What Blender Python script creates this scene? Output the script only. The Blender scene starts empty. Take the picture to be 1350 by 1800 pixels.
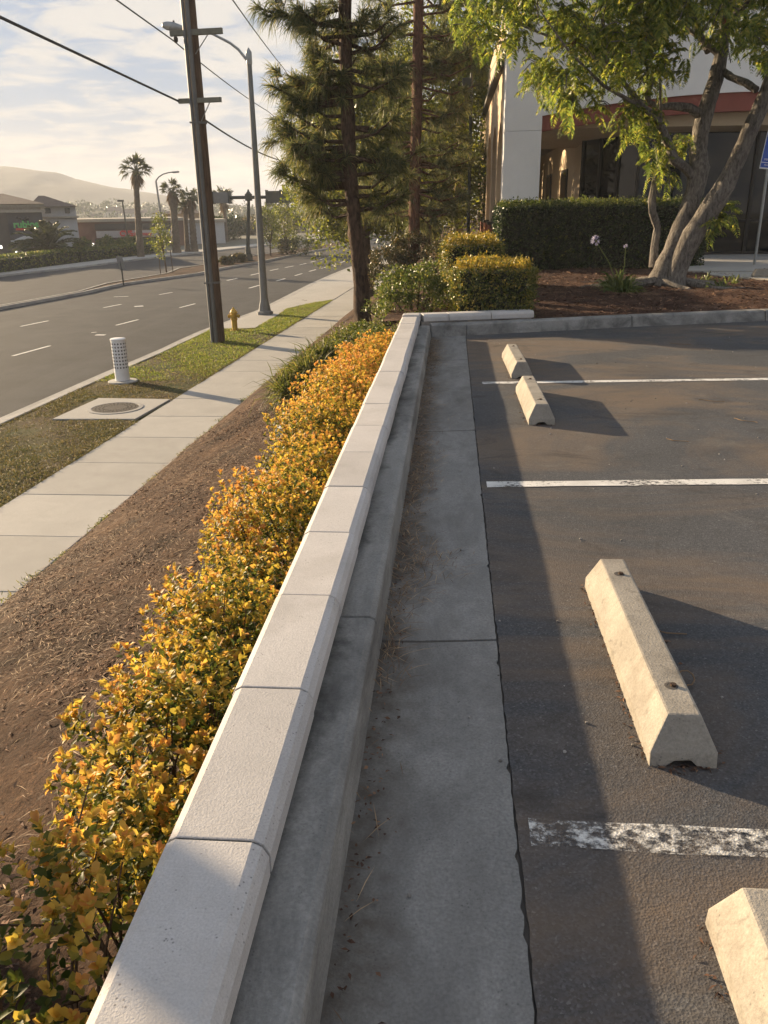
import bpy, bmesh, math, random
import numpy as np
from mathutils import Vector, Matrix

random.seed(7)
rng = np.random.default_rng(11)
scene = bpy.context.scene
C = scene.collection

# ------------------------------------------------------------------ camera
PW, PH = 1350.0, 1800.0                       # photograph size, pixels
FPX, CX, CY = 1456.0, 675.0, 900.0
CAMH = 1.55
ROLL = math.radians(0.86)
PITCH = math.atan((CY - 363.8) * math.cos(ROLL) / FPX)
YAW = math.radians(4.7183)
_fw = np.array([-math.sin(YAW) * math.cos(PITCH), math.cos(YAW) * math.cos(PITCH), -math.sin(PITCH)])
_r0 = np.array([math.cos(YAW), math.sin(YAW), 0.0])
_u0 = np.cross(_r0, _fw)
_rt = math.cos(ROLL) * _r0 - math.sin(ROLL) * _u0
_up = math.sin(ROLL) * _r0 + math.cos(ROLL) * _u0
CAMP = np.array([0.0, 0.0, CAMH])
cd = bpy.data.cameras.new('camera')
cam = bpy.data.objects.new('camera', cd)
C.objects.link(cam)
cd.sensor_fit = 'VERTICAL'
cd.sensor_height = 36.0
cd.lens = FPX / PH * 36.0
cd.clip_start = 0.05
cd.clip_end = 6000
cam.matrix_world = Matrix(((_rt[0], _up[0], -_fw[0], 0), (_rt[1], _up[1], -_fw[1], 0), (_rt[2], _up[2], -_fw[2], CAMH), (0, 0, 0, 1)))
scene.camera = cam
scene.render.resolution_x, scene.render.resolution_y = 768, 1024


def ray(x, y):
    return _rt * ((x - CX) / FPX) + _up * (-(y - CY) / FPX) + _fw


def atz(x, y, z):
    d = ray(x, y)
    return CAMP + d * ((z - CAMH) / d[2])


def aty(x, y, Y):
    d = ray(x, y)
    return CAMP + d * (Y / d[1])


# ------------------------------------------------------------------ light
SUN_EL = math.radians(13.0)
SUN_DIR = np.array([-0.835 * math.cos(SUN_EL), 0.550 * math.cos(SUN_EL), math.sin(SUN_EL)])   # towards the sun
world = bpy.data.worlds.new('World')
scene.world = world
world.use_nodes = True
wt = world.node_tree
for n in list(wt.nodes):
    wt.nodes.remove(n)
w_out = wt.nodes.new('ShaderNodeOutputWorld')
w_bg = wt.nodes.new('ShaderNodeBackground')
w_bg.inputs['Strength'].default_value = 0.05
sky = wt.nodes.new('ShaderNodeTexSky')
sky.sky_type = 'NISHITA'
sky.sun_disc = False
sky.sun_elevation = SUN_EL
sky.sun_rotation = math.atan2(SUN_DIR[0], SUN_DIR[1])
sky.air_density = 1.0
sky.dust_density = 1.0
sky.ozone_density = 1.0
# thin cloud layer: noise on the direction projected to a flat layer
tc = wt.nodes.new('ShaderNodeTexCoord')
sep = wt.nodes.new('ShaderNodeSeparateXYZ')
wt.links.new(tc.outputs['Generated'], sep.inputs[0])


def wmath(op, a, b=None, clamp=False):
    n = wt.nodes.new('ShaderNodeMath')
    n.operation = op
    n.use_clamp = clamp
    for i, v in enumerate((a, b)):
        if v is None:
            continue
        if isinstance(v, (int, float)):
            n.inputs[i].default_value = v
        else:
            wt.links.new(v, n.inputs[i])
    return n.outputs[0]


zc = wmath('MAXIMUM', sep.outputs['Z'], 0.0)
den = wmath('ADD', zc, 0.09)
comb = wt.nodes.new('ShaderNodeCombineXYZ')
wt.links.new(wmath('DIVIDE', sep.outputs['X'], den), comb.inputs[0])
wt.links.new(wmath('DIVIDE', sep.outputs['Y'], den), comb.inputs[1])


def wnoise(scale, detail, rough, off, dist=0.0):
    mp = wt.nodes.new('ShaderNodeMapping')
    mp.inputs['Location'].default_value = off
    wt.links.new(comb.outputs[0], mp.inputs[0])
    n = wt.nodes.new('ShaderNodeTexNoise')
    n.inputs['Scale'].default_value = scale
    n.inputs['Detail'].default_value = detail
    n.inputs['Roughness'].default_value = rough
    n.inputs['Distortion'].default_value = dist
    wt.links.new(mp.outputs[0], n.inputs['Vector'])
    return n.outputs['Fac']


def wramp(x, lo, hi):
    n = wt.nodes.new('ShaderNodeMapRange')
    n.interpolation_type = 'SMOOTHSTEP'
    n.inputs['From Min'].default_value = lo
    n.inputs['From Max'].default_value = hi
    wt.links.new(x, n.inputs['Value'])
    return n.outputs[0]


big = wnoise(0.62, 4, 0.55, (3.1, 1.7, 0), 0.3)
fine = wnoise(3.4, 8, 0.60, (0.4, 7.7, 0), 0.5)
cl = wmath('ADD', wmath('MULTIPLY', big, 0.45), wmath('MULTIPLY', fine, 0.65))
cov = wramp(cl, 0.48, 0.62)
CLOUD_MIX = wmath('MULTIPLY', cov, 0.88)
veil = wt.nodes.new('ShaderNodeMixRGB')          # thin high veil over the blue
veil.inputs['Fac'].default_value = 0.82
veil.inputs['Color2'].default_value = (1.3, 2.1, 3.5, 1)
wt.links.new(sky.outputs[0], veil.inputs['Color1'])
cm = wt.nodes.new('ShaderNodeMixRGB')
cm.inputs['Color2'].default_value = (5.1, 4.85, 4.5, 1)
wt.links.new(CLOUD_MIX, cm.inputs['Fac'])
wt.links.new(veil.outputs[0], cm.inputs['Color1'])
wt.links.new(cm.outputs[0], w_bg.inputs['Color'])
wt.links.new(w_bg.outputs[0], w_out.inputs['Surface'])

sl = bpy.data.lights.new('sun', 'SUN')
sl.energy = 5.0
sl.angle = math.radians(0.5)
sl.color = (1.0, 0.76, 0.48)
sun = bpy.data.objects.new('sun', sl)
C.objects.link(sun)
sun.rotation_euler = Vector(SUN_DIR).to_track_quat('Z', 'Y').to_euler()
sun.location = (-30, 20, 30)

scene.view_settings.view_transform = 'Standard'
scene.view_settings.look = 'None'
scene.view_settings.gamma = 1.0
scene.view_settings.use_curve_mapping = False
scene.view_settings.exposure = 1.72

cy = scene.cycles
cy.use_adaptive_sampling = True
cy.adaptive_threshold = 0.02
cy.use_denoising = True
try:
    cy.denoiser = 'OPENIMAGEDENOISE'
except Exception:
    pass
cy.max_bounces = 7
cy.diffuse_bounces = 3
cy.glossy_bounces = 3
cy.transmission_bounces = 4
cy.transparent_max_bounces = 8
cy.volume_bounces = 0
cy.sample_clamp_indirect = 4.0
cy.caustics_reflective = False
cy.caustics_refractive = False
cy.time_limit = 900


# ------------------------------------------------------------------ tags
def tag(o, label=None, cat=None, group=None, kind=None):
    if label:
        o['label'] = label
    if cat:
        o['category'] = cat
    if group:
        o['group'] = group
    if kind:
        o['kind'] = kind
    return o


def empty(name, loc, label=None, cat=None, group=None, kind=None, rz=0.0):
    o = bpy.data.objects.new(name, None)
    o.location = loc
    o.rotation_euler = (0, 0, rz)
    o.empty_display_size = 0.1
    C.objects.link(o)
    return tag(o, label, cat, group, kind)


def copy_tree(o, parent=None):
    c = o.copy()
    C.objects.link(c)
    c.parent = parent
    for ch in list(o.children):
        copy_tree(ch, c)
    return c


# ------------------------------------------------------------------ materials
def lin(r, g, b):
    """0-255 picture colour to linear"""
    f = lambda v: ((v / 255 + 0.055) / 1.055) ** 2.4 if v > 10 else v / 255 / 12.92
    return (f(r), f(g), f(b))


class NT:
    def __init__(s, name):
        s.m = bpy.data.materials.new(name)
        s.m.use_nodes = True
        s.t = s.m.node_tree
        s.b = s.t.nodes['Principled BSDF']
        s.o = s.t.nodes['Material Output']

    def n(s, typ, **kw):
        n = s.t.nodes.new(typ)
        for k, v in kw.items():
            if hasattr(n, k) and k not in n.inputs:
                setattr(n, k, v)
            else:
                s.set(n.inputs[k], v)
        return n

    def set(s, sock, v):
        if isinstance(v, bpy.types.NodeSocket):
            s.t.links.new(v, sock)
        else:
            if isinstance(v, (tuple, list)) and len(v) == 3 and sock.type == 'RGBA':
                v = (*v, 1)
            sock.default_value = v

    def pos(s):
        return s.n('ShaderNodeNewGeometry').outputs['Position']

    def obj(s):
        return s.n('ShaderNodeTexCoord').outputs['Object']

    def noise(s, scale, detail=4, rough=0.55, vec=None, dist=0.0, out='Fac'):
        n = s.n('ShaderNodeTexNoise', Scale=scale, Detail=detail, Roughness=rough, Distortion=dist)
        s.t.links.new(vec if vec is not None else s.pos(), n.inputs['Vector'])
        return n.outputs[out]

    def ramp(s, fac, *stops, interp='LINEAR'):
        n = s.n('ShaderNodeValToRGB')
        n.color_ramp.interpolation = interp
        el = n.color_ramp.elements
        while len(el) < len(stops):
            el.new(0.5)
        for e, (p, c) in zip(el, stops):
            e.position = p
            e.color = (*c, 1) if len(c) == 3 else c
        s.t.links.new(fac, n.inputs[0])
        return n.outputs[0]

    def rng(s, x, lo, hi, a=0.0, b=1.0):
        n = s.n('ShaderNodeMapRange')
        n.inputs[1].default_value = lo
        n.inputs[2].default_value = hi
        n.inputs[3].default_value = a
        n.inputs[4].default_value = b
        s.t.links.new(x, n.inputs[0])
        return n.outputs[0]

    def mix(s, fac, a, b, mode='MIX'):
        n = s.n('ShaderNodeMixRGB', blend_type=mode)
        s.set(n.inputs['Fac'], fac)
        s.set(n.inputs['Color1'], a)
        s.set(n.inputs['Color2'], b)
        return n.outputs[0]

    def math(s, op, a, b=0.0):
        n = s.n('ShaderNodeMath', operation=op)
        s.set(n.inputs[0], a)
        s.set(n.inputs[1], b)
        return n.outputs[0]

    def scaled(s, vec, sc):
        n = s.n('ShaderNodeMapping')
        n.inputs['Scale'].default_value = sc
        s.t.links.new(vec, n.inputs[0])
        return n.outputs[0]

    def bump(s, h, strength=0.5, dist=0.01, chain=None):
        n = s.n('ShaderNodeBump', Strength=strength, Distance=dist)
        s.t.links.new(h, n.inputs['Height'])
        if chain is not None:
            s.t.links.new(chain, n.inputs['Normal'])
        return n.outputs[0]

    def done(s, color=None, rough=None, normal=None, spec=None, metal=None):
        b = s.b
        if color is not None:
            s.set(b.inputs['Base Color'], color)
        if rough is not None:
            s.set(b.inputs['Roughness'], rough)
        if normal is not None:
            s.t.links.new(normal, b.inputs['Normal'])
        if spec is not None:
            b.inputs['Specular IOR Level'].default_value = spec
        if metal is not None:
            b.inputs['Metallic'].default_value = metal
        return s.m


def mul(c, k):
    return tuple(min(1.0, v * k) for v in c)


def plain(name, col, rough=0.6, metal=0.0, var=0.12, scale=6.0, bump=0.0, bscale=40, spec=0.5):
    k = NT(name)
    c = k.ramp(k.noise(scale, 5, 0.6, k.obj()), (0.3, mul(col, 1 - var)), (0.7, mul(col, 1 + var)))
    nrm = k.bump(k.noise(bscale, 4, 0.6, k.obj()), bump, 0.01) if bump else None
    return k.done(c, rough, nrm, spec, metal)


def concrete(name, col, var=0.15, scale=1.6, fine=90.0, rough=0.85, stain=None, stain_amt=0.0, stain_scale=1.2, slo=0.5, shi=0.7,
             bump=0.35, speck=0.25, obj_rand=0.0, stretch=(1, 1, 1), pits=0.0, scuff=0.0):
    k = NT(name)
    P = k.scaled(k.pos(), stretch)
    c = k.ramp(k.noise(scale, 7, 0.62, P), (0.28, mul(col, 1 - var)), (0.72, mul(col, 1 + var)))
    f = k.noise(fine, 3, 0.6)
    c = k.mix(1.0, c, k.ramp(f, (0.25, (1 - speck,) * 3), (0.75, (1 + speck * 0.35,) * 3)), 'MULTIPLY')
    if stain:
        s = k.rng(k.noise(stain_scale, 8, 0.68, P, 0.4), slo, shi, 0, stain_amt)
        k.t.nodes[-1].clamp = True
        c = k.mix(s, c, stain)
    if scuff:
        sf = k.rng(k.noise(11, 7, 0.72, k.obj(), 0.6), 0.57, 0.68)
        k.t.nodes[-1].clamp = True
        c = k.mix(k.math('MULTIPLY', sf, scuff), c, mul(col, 0.16))
    h = f
    if pits:
        v = k.n('ShaderNodeTexVoronoi', Scale=70.0)
        k.t.links.new(k.pos(), v.inputs['Vector'])
        sel = k.rng(k.noise(9, 3), 0.50, 0.62)
        pit = k.math('MULTIPLY', k.rng(v.outputs['Distance'], 0.10, 0.22, 1, 0), sel)
        c = k.mix(k.math('MULTIPLY', pit, pits), c, mul(col, 0.25))
    if obj_rand:
        r = k.n('ShaderNodeObjectInfo').outputs['Random']
        c = k.mix(1.0, c, k.ramp(r, (0, (1 - obj_rand,) * 3), (1, (1 + obj_rand * 0.6,) * 3)), 'MULTIPLY')
    nr = k.bump(h, bump, 0.004)
    nr = k.bump(k.noise(14, 5, 0.6), bump * 0.2, 0.008, nr)
    return k.done(c, rough, nr, 0.3)


def leaf_mat(name, stops, trans=0.4, rough=0.45, tcol=1.6, attr=None, spec=0.4):
    """stops: colour ramp over a per-leaf random value (or a stored per-leaf attribute)"""
    k = NT(name)
    if attr:
        a = k.n('ShaderNodeAttribute')
        a.attribute_name = attr
        r = a.outputs['Fac']
    else:
        r = k.n('ShaderNodeNewGeometry').outputs['Random Per Island']
    c = k.ramp(r, *stops)
    k.done(c, rough, None, spec)
    tr = k.n('ShaderNodeBsdfTranslucent')
    k.set(tr.inputs['Color'], k.mix(1.0, c, (tcol, tcol, tcol * 0.8), 'MULTIPLY'))
    ms = k.n('ShaderNodeMixShader')
    ms.inputs[0].default_value = trans
    k.t.links.new(k.b.outputs[0], ms.inputs[1])
    k.t.links.new(tr.outputs[0], ms.inputs[2])
    k.t.links.new(ms.outputs[0], k.o.inputs['Surface'])
    return k.m


def bark(name, c1, c2, scale=(7, 7, 1.6), bump=0.9, dist=0.03):
    k = NT(name)
    P = k.scaled(k.obj(), scale)
    n = k.noise(3.0, 7, 0.65, P, 0.6)
    c = k.ramp(n, (0.32, c1), (0.62, c2))
    c = k.mix(1.0, c, k.ramp(k.noise(1.4, 3, 0.5, k.obj()), (0.3, (0.75,) * 3), (0.7, (1.2,) * 3)), 'MULTIPLY')
    return k.done(c, 0.9, k.bump(n, bump, dist), 0.2)


# ------------------------------------------------------------------ mesh building
class MB:
    def __init__(s):
        s.v, s.f, s.m = [], [], []
        s.k = 0

    def add(s, vs, fs):
        o = len(s.v)
        s.v.extend([tuple(map(float, p)) for p in vs])
        s.f.extend([tuple(i + o for i in f) for f in fs])
        s.m.extend([s.k] * len(fs))
        return s

    def box(s, x0, x1, y0, y1, z0, z1):
        vs = [(x, y, z) for z in (z0, z1) for y in (y0, y1) for x in (x0, x1)]
        return s.add(vs, [(0, 2, 3, 1), (4, 5, 7, 6), (0, 1, 5, 4), (2, 6, 7, 3), (0, 4, 6, 2), (1, 3, 7, 5)])

    def obox(s, c, ax, ay, az):
        """box from a centre and three half-axis vectors"""
        c, ax, ay, az = map(np.asarray, (c, ax, ay, az))
        vs = [c + i * ax + j * ay + k * az for k in (-1, 1) for j in (-1, 1) for i in (-1, 1)]
        return s.add(vs, [(0, 2, 3, 1), (4, 5, 7, 6), (0, 1, 5, 4), (2, 6, 7, 3), (0, 4, 6, 2), (1, 3, 7, 5)])

    def tube(s, path, radii, sides=8, cap=True, jitter=0.0, squash=1.0):
        P = [np.asarray(p, float) for p in path]
        n = len(P)
        if not hasattr(radii, '__len__'):
            radii = [radii] * n
        t = []
        for i in range(n):
            d = P[min(i + 1, n - 1)] - P[max(i - 1, 0)]
            t.append(d / (np.linalg.norm(d) + 1e-12))
        ref = np.array([1.0, 0, 0]) if abs(t[0][0]) < 0.8 else np.array([0, 1.0, 0])
        u = np.cross(t[0], ref)
        u /= np.linalg.norm(u)
        vs, fs = [], []
        for i in range(n):
            u = u - t[i] * np.dot(u, t[i])
            u /= np.linalg.norm(u)
            w = np.cross(t[i], u)
            for j in range(sides):
                a = 2 * math.pi * j / sides
                r = radii[i] * (1 + jitter * (random.random() - 0.5) * 2)
                vs.append(P[i] + r * (math.cos(a) * u + math.sin(a) * w * squash))
        for i in range(n - 1):
            for j in range(sides):
                a, b = i * sides + j, i * sides + (j + 1) % sides
                fs.append((a, b, b + sides, a + sides))
        if cap:
            fs.append(tuple(range(sides - 1, -1, -1)))
            fs.append(tuple((n - 1) * sides + j for j in range(sides)))
        return s.add(vs, fs)

    def lathe(s, prof, c=(0, 0, 0), sides=16):
        vs, fs = [], []
        for r, z in prof:
            for j in range(sides):
                a = 2 * math.pi * j / sides
                vs.append((c[0] + r * math.cos(a), c[1] + r * math.sin(a), c[2] + z))
        n = len(prof)
        for i in range(n - 1):
            for j in range(sides):
                a, b = i * sides + j, i * sides + (j + 1) % sides
                fs.append((a, b, b + sides, a + sides))
        fs.append(tuple(range(sides - 1, -1, -1)))
        fs.append(tuple((n - 1) * sides + j for j in range(sides)))
        return s.add(vs, fs)

    def prism(s, poly, z0, z1):
        n = len(poly)
        vs = [(p[0], p[1], z0) for p in poly] + [(p[0], p[1], z1) for p in poly]
        fs = [tuple(range(n - 1, -1, -1)), tuple(range(n, 2 * n))]
        fs += [(i, (i + 1) % n, n + (i + 1) % n, n + i) for i in range(n)]
        return s.add(vs, fs)

    def extrude(s, prof, p0, p1, side=None, close=True):
        """profile of (across, up) points swept from p0 to p1; across is horizontal and to the right of travel"""
        p0, p1 = np.asarray(p0, float), np.asarray(p1, float)
        d = p1 - p0
        r = np.array([d[1], -d[0], 0.0])
        r /= np.linalg.norm(r)
        if side is not None:
            r = np.asarray(side, float)
        n = len(prof)
        vs = [p0 + r * a + np.array([0, 0, h]) for a, h in prof] + [p1 + r * a + np.array([0, 0, h]) for a, h in prof]
        fs = [(i, (i + 1) % n, n + (i + 1) % n, n + i) for i in range(n if close else n - 1)]
        fs += [tuple(range(n - 1, -1, -1)), tuple(range(n, 2 * n))]
        return s.add(vs, fs)

    def build(s, name, mats, parent=None, smooth=False, bevel=0.0, loc=None, segs=2, angle=40):
        me = bpy.data.meshes.new(name)
        vs = s.v
        if loc is not None:
            vs = [(a - loc[0], b - loc[1], c - loc[2]) for a, b, c in vs]
        me.from_pydata(vs, [], s.f)
        if not isinstance(mats, (list, tuple)):
            mats = [mats]
        for m in mats:
            me.materials.append(m)
        if len(mats) > 1:
            me.polygons.foreach_set('material_index', s.m)
        bm = bmesh.new()
        bm.from_mesh(me)
        bmesh.ops.recalc_face_normals(bm, faces=bm.faces)
        if bevel:
            es = [e for e in bm.edges if len(e.link_faces) == 2 and e.calc_face_angle(0) > math.radians(angle)]
            bmesh.ops.bevel(bm, geom=es, offset=bevel, segments=segs, profile=0.6, affect='EDGES', clamp_overlap=True)
        bm.to_mesh(me)
        bm.free()
        if smooth:
            me.polygons.foreach_set('use_smooth', [True] * len(me.polygons))
            try:
                me.set_sharp_from_angle(angle=math.radians(35))
            except Exception:
                pass
        o = bpy.data.objects.new(name, me)
        C.objects.link(o)
        if parent is not None:
            o.parent = parent
        if loc is not None:
            o.location = loc
        return o


def npmesh(name, V, F, mat, parent=None, attr=None, smooth=False, loc=None):
    """F: list of (n,k) index arrays; attr: {name: per-face values for the stacked faces}"""
    V = np.asarray(V, np.float32).reshape(-1, 3)
    if loc is not None:
        V = V - np.asarray(loc, np.float32)
    me = bpy.data.meshes.new(name)
    me.vertices.add(len(V))
    me.vertices.foreach_set('co', V.ravel())
    idx = np.concatenate([f.ravel() for f in F]).astype(np.int32)
    tot = np.concatenate([np.full(len(f), f.shape[1]) for f in F]).astype(np.int32)
    st = np.concatenate([[0], np.cumsum(tot)[:-1]]).astype(np.int32)
    me.loops.add(len(idx))
    me.loops.foreach_set('vertex_index', idx)
    me.polygons.add(len(tot))
    me.polygons.foreach_set('loop_start', st)
    me.polygons.foreach_set('loop_total', tot)
    if smooth:
        me.polygons.foreach_set('use_smooth', np.ones(len(tot), bool))
    if attr:
        for k, val in attr.items():
            a = me.attributes.new(k, 'FLOAT', 'FACE')
            a.data.foreach_set('value', np.asarray(val, np.float32))
    me.materials.append(mat)
    me.update(calc_edges=True)
    me.validate()
    o = bpy.data.objects.new(name, me)
    C.objects.link(o)
    if parent is not None:
        o.parent = parent
    if loc is not None:
        o.location = loc
    return o


def unit(a):
    return a / (np.linalg.norm(a, axis=-1, keepdims=True) + 1e-9)


def rand_dirs(n, up=0.0):
    d = rng.normal(size=(n, 3))
    d = unit(d)
    d[:, 2] += up
    return unit(d)


def leaf_geo(pos, dirs, L, W, nrm=None, fold=0.25, curl=0.15, fine=True):
    """leaf blades from pos along dirs; returns V and list of faces, faces per leaf"""
    n = len(pos)
    L = np.broadcast_to(np.asarray(L, float), (n,))[:, None]
    W = np.broadcast_to(np.asarray(W, float), (n,))[:, None]
    if nrm is None:
        nrm = rand_dirs(n, 0.8)
    side = unit(np.cross(dirs, nrm))
    nn = unit(np.cross(side, dirs))
    P = lambda a, b, c: pos + dirs * L * a + side * W * b + nn * L * c
    if fine:
        V = np.stack([P(0, 0, 0), P(.30, -.40, fold * .28), P(.76, -.42, fold * .22 - curl * .3), P(1, 0, -curl),
                      P(.76, .42, fold * .22 - curl * .3), P(.30, .40, fold * .28), P(.32, 0, 0), P(.68, 0, -curl * .35)], 1)
        b = (np.arange(n) * 8)[:, None]
        F = [b + np.array([0, 6, 1]), b + np.array([2, 7, 3]), b + np.array([0, 5, 6]), b + np.array([7, 4, 3]),
             b + np.array([1, 6, 7, 2]), b + np.array([6, 5, 4, 7])]
        return V.reshape(-1, 3), F
    V = np.stack([P(0, 0, 0), P(.5, -.5, fold * .3), P(1, 0, -curl), P(.5, .5, fold * .3)], 1)
    b = (np.arange(n) * 4)[:, None]
    return V.reshape(-1, 3), [b + np.array([0, 1, 2, 3])]


def blade_geo(pos, dirs, L, W, droop=0.3):
    """thin blades (two quads -> 5 verts) that bend down"""
    n = len(pos)
    L = np.broadcast_to(np.asarray(L, float), (n,))[:, None]
    W = np.broadcast_to(np.asarray(W, float), (n,))[:, None]
    droop = np.broadcast_to(np.asarray(droop, float), (n,))[:, None]
    side = unit(np.cross(dirs, rand_dirs(n)))
    dn = np.array([0, 0, -1.0])
    mid = pos + dirs * L * .55 + dn * L * droop * .25
    tip = pos + dirs * L * (1 - droop * .25) + dn * L * droop
    V = np.stack([pos - side * W * .5, pos + side * W * .5, mid + side * W * .45, mid - side * W * .45, tip], 1)
    b = (np.arange(n) * 5)[:, None]
    return V.reshape(-1, 3), [b + np.array([0, 1, 2, 3]), b + np.array([3, 2, 4])]


def merge_geo(parts):
    V, F, o = [], {}, 0
    for v, fs in parts:
        for f in fs:
            F.setdefault(f.shape[1], []).append(f + o)
        V.append(v)
        o += len(v)
    return np.concatenate(V), [np.concatenate(F[k]) for k in sorted(F)]


def vnoise(x, y, s=1.0, seed=0.0):
    return (np.sin(x * 1.7 * s + 1.3 + seed) * np.cos(y * 1.3 * s + 0.7 + seed * 2) + 0.5 * np.sin(x * 3.9 * s + y * 2.7 * s + seed) +
            0.25 * np.cos(x * 8.3 * s - y * 7.1 * s + 2 + seed)) / 1.75
# ------------------------------------------------------------------ levels (metres; the parking asphalt is z = 0)
ZS = -2.45          # sidewalk along the street
ZR = -2.60          # road
ZB = 0.14           # planting bed, kerb top of the car park


def sw_r(Y):
    return -5.05 + 0.0285 * Y


def sw_l(Y):
    return -6.87 + 0.0370 * Y


KERB = [tuple(atz(x, y, ZS)[:2]) for x, y in ((0, 744), (228, 642), (303, 611), (370, 578), (477, 539), (565, 493), (601, 477), (625, 467))]
KERB = [(-9.6, -30.0), (-9.45, -5.0)] + KERB + [(-5.0, 95.0), (2.0, 140.0), (20.0, 190.0)]


def polyline_x(pl, Y):
    for (x0, y0), (x1, y1) in zip(pl, pl[1:]):
        if y0 <= Y <= y1:
            return x0 + (x1 - x0) * (Y - y0) / (y1 - y0)
    return pl[-1][0]


def kerb_x(Y):
    return polyline_x(KERB, Y)


def bank_top(Y):
    t = min(1, max(0, (Y - 11.0) / 2.0))
    return -0.62 + 0.42 * t, -0.50 + 0.62 * t


def bank_z(X, Y):
    xt, zt = bank_top(Y)
    xs = sw_r(Y)
    t = (X - xs) / (xt - xs)
    t = min(1.0, max(0.0, t))
    return ZS - 0.02 + (zt - ZS + 0.02) * (t ** 0.85) + 0.05 * float(vnoise(X, Y, 0.8)) * min(1, t * 4) * min(1, (1 - t) * 4 + .2)


def on_bank(x, y):
    d = ray(x, y)
    lo, hi = 2.0, 120.0
    for i in range(4000):
        t = 1.0 + i * 0.02
        p = CAMP + d * t
        if p[1] > 1 and sw_r(p[1]) <= p[0] and p[2] <= bank_z(p[0], p[1]):
            return p
    return atz(x, y, ZS)


# ------------------------------------------------------------------ ground materials
def asphalt_nodes(k, road=False):
    base = (0.060, 0.062, 0.067) if not road else (0.052, 0.053, 0.055)
    P = k.pos()
    c = k.ramp(k.noise(0.9, 6, 0.6, P), (0.3, mul(base, 0.80)), (0.7, mul(base, 1.25)))
    v = k.n('ShaderNodeTexVoronoi', Scale=160.0)
    k.t.links.new(P, v.inputs['Vector'])
    agg = k.ramp(v.outputs['Color'], (0.0, (0.45,) * 3), (0.6, (1.0,) * 3), (0.86, (1.5,) * 3), (1.0, (3.0, 2.9, 2.7)))
    c = k.mix(0.75, c, agg, 'MULTIPLY')
    # light grit
    g = k.rng(k.noise(240, 2, 0.5, P), 0.68, 0.75)
    c = k.mix(k.math('MULTIPLY', g, 0.5), c, (0.30, 0.29, 0.27))
    return P, c, v.outputs['Distance']


def mk_asphalt():
    k = NT('car_park_asphalt')
    P, c, vd = asphalt_nodes(k)
    # brown dried dirt and oil stains
    st = k.rng(k.noise(0.55, 7, 0.66, k.scaled(P, (0.8, 1.5, 1)), 0.8), 0.45, 0.60)
    c = k.mix(k.math('MULTIPLY', st, 0.56), c, (0.170, 0.118, 0.075))
    st2 = k.rng(k.noise(1.7, 6, 0.7, k.scaled(P, (0.7, 1.3, 1)), 1.2), 0.56, 0.68)
    c = k.mix(k.math('MULTIPLY', st2, 0.7), c, (0.036, 0.031, 0.028))
    du = k.rng(k.noise(2.6, 8, 0.7, P, 0.5), 0.56, 0.72)
    c = k.mix(k.math('MULTIPLY', du, 0.35), c, (0.17, 0.16, 0.145))
    cv = k.n('ShaderNodeTexVoronoi', Scale=0.55, feature='DISTANCE_TO_EDGE')
    wv = k.n('ShaderNodeVectorMath', operation='ADD')
    k.t.links.new(P, wv.inputs[0])
    nz = k.n('ShaderNodeTexNoise', Scale=2.5, Detail=6.0, Roughness=0.7)
    k.t.links.new(P, nz.inputs['Vector'])
    k.t.links.new(nz.outputs['Color'], wv.inputs[1])
    k.t.links.new(wv.outputs[0], cv.inputs['Vector'])
    crk = k.math('MULTIPLY', k.rng(cv.outputs['Distance'], 0.0, 0.006, 1, 0), k.rng(k.noise(0.8, 3, 0.5, P), 0.48, 0.60))
    c = k.mix(k.math('MULTIPLY', crk, 0.75), c, (0.022, 0.020, 0.018))
    # drip spots
    dv = k.n('ShaderNodeTexVoronoi', Scale=1.15)
    k.t.links.new(wv.outputs[0], dv.inputs['Vector'])
    spot = k.math('MULTIPLY', k.rng(dv.outputs['Distance'], 0.05, 0.17, 1, 0), k.rng(k.noise(0.9, 2, 0.5, P), 0.5, 0.6))
    c = k.mix(k.math('MULTIPLY', spot, 0.6), c, (0.030, 0.027, 0.024))
    nr = k.bump(vd, 0.4, 0.003)
    nr = k.bump(k.noise(190, 3, 0.7, P), 0.35, 0.003, nr)
    nr = k.bump(k.noise(3, 4, 0.5, P), 0.2, 0.015, nr)
    return k.done(c, 0.82, nr, 0.35)


def mk_paint(wear_lo, wear_hi, name):
    k = NT(name)
    P, c, vd = asphalt_nodes(k)
    w = k.math('ADD', k.math('MULTIPLY', k.noise(38, 7, 0.75, k.scaled(P, (1, 1.25, 1))), 0.5), k.math('MULTIPLY', k.noise(3.0, 6, 0.7, P, 0.6), 0.5))
    f = k.rng(w, wear_lo, wear_hi)
    white = k.ramp(k.noise(7, 5, 0.6, P), (0.3, (0.52, 0.51, 0.48)), (0.7, (0.72, 0.71, 0.68)))
    nr = k.bump(vd, 0.5, 0.005)
    nr = k.bump(f, 0.4, 0.004, nr)
    m = k.done(white, 0.75, nr, 0.35)
    tr = k.n('ShaderNodeBsdfTransparent')          # where the paint is gone the asphalt below shows
    ms = k.n('ShaderNodeMixShader')
    k.t.links.new(f, ms.inputs[0])
    k.t.links.new(tr.outputs[0], ms.inputs[1])
    k.t.links.new(k.b.outputs[0], ms.inputs[2])
    k.t.links.new(ms.outputs[0], k.o.inputs['Surface'])
    return m


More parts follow.
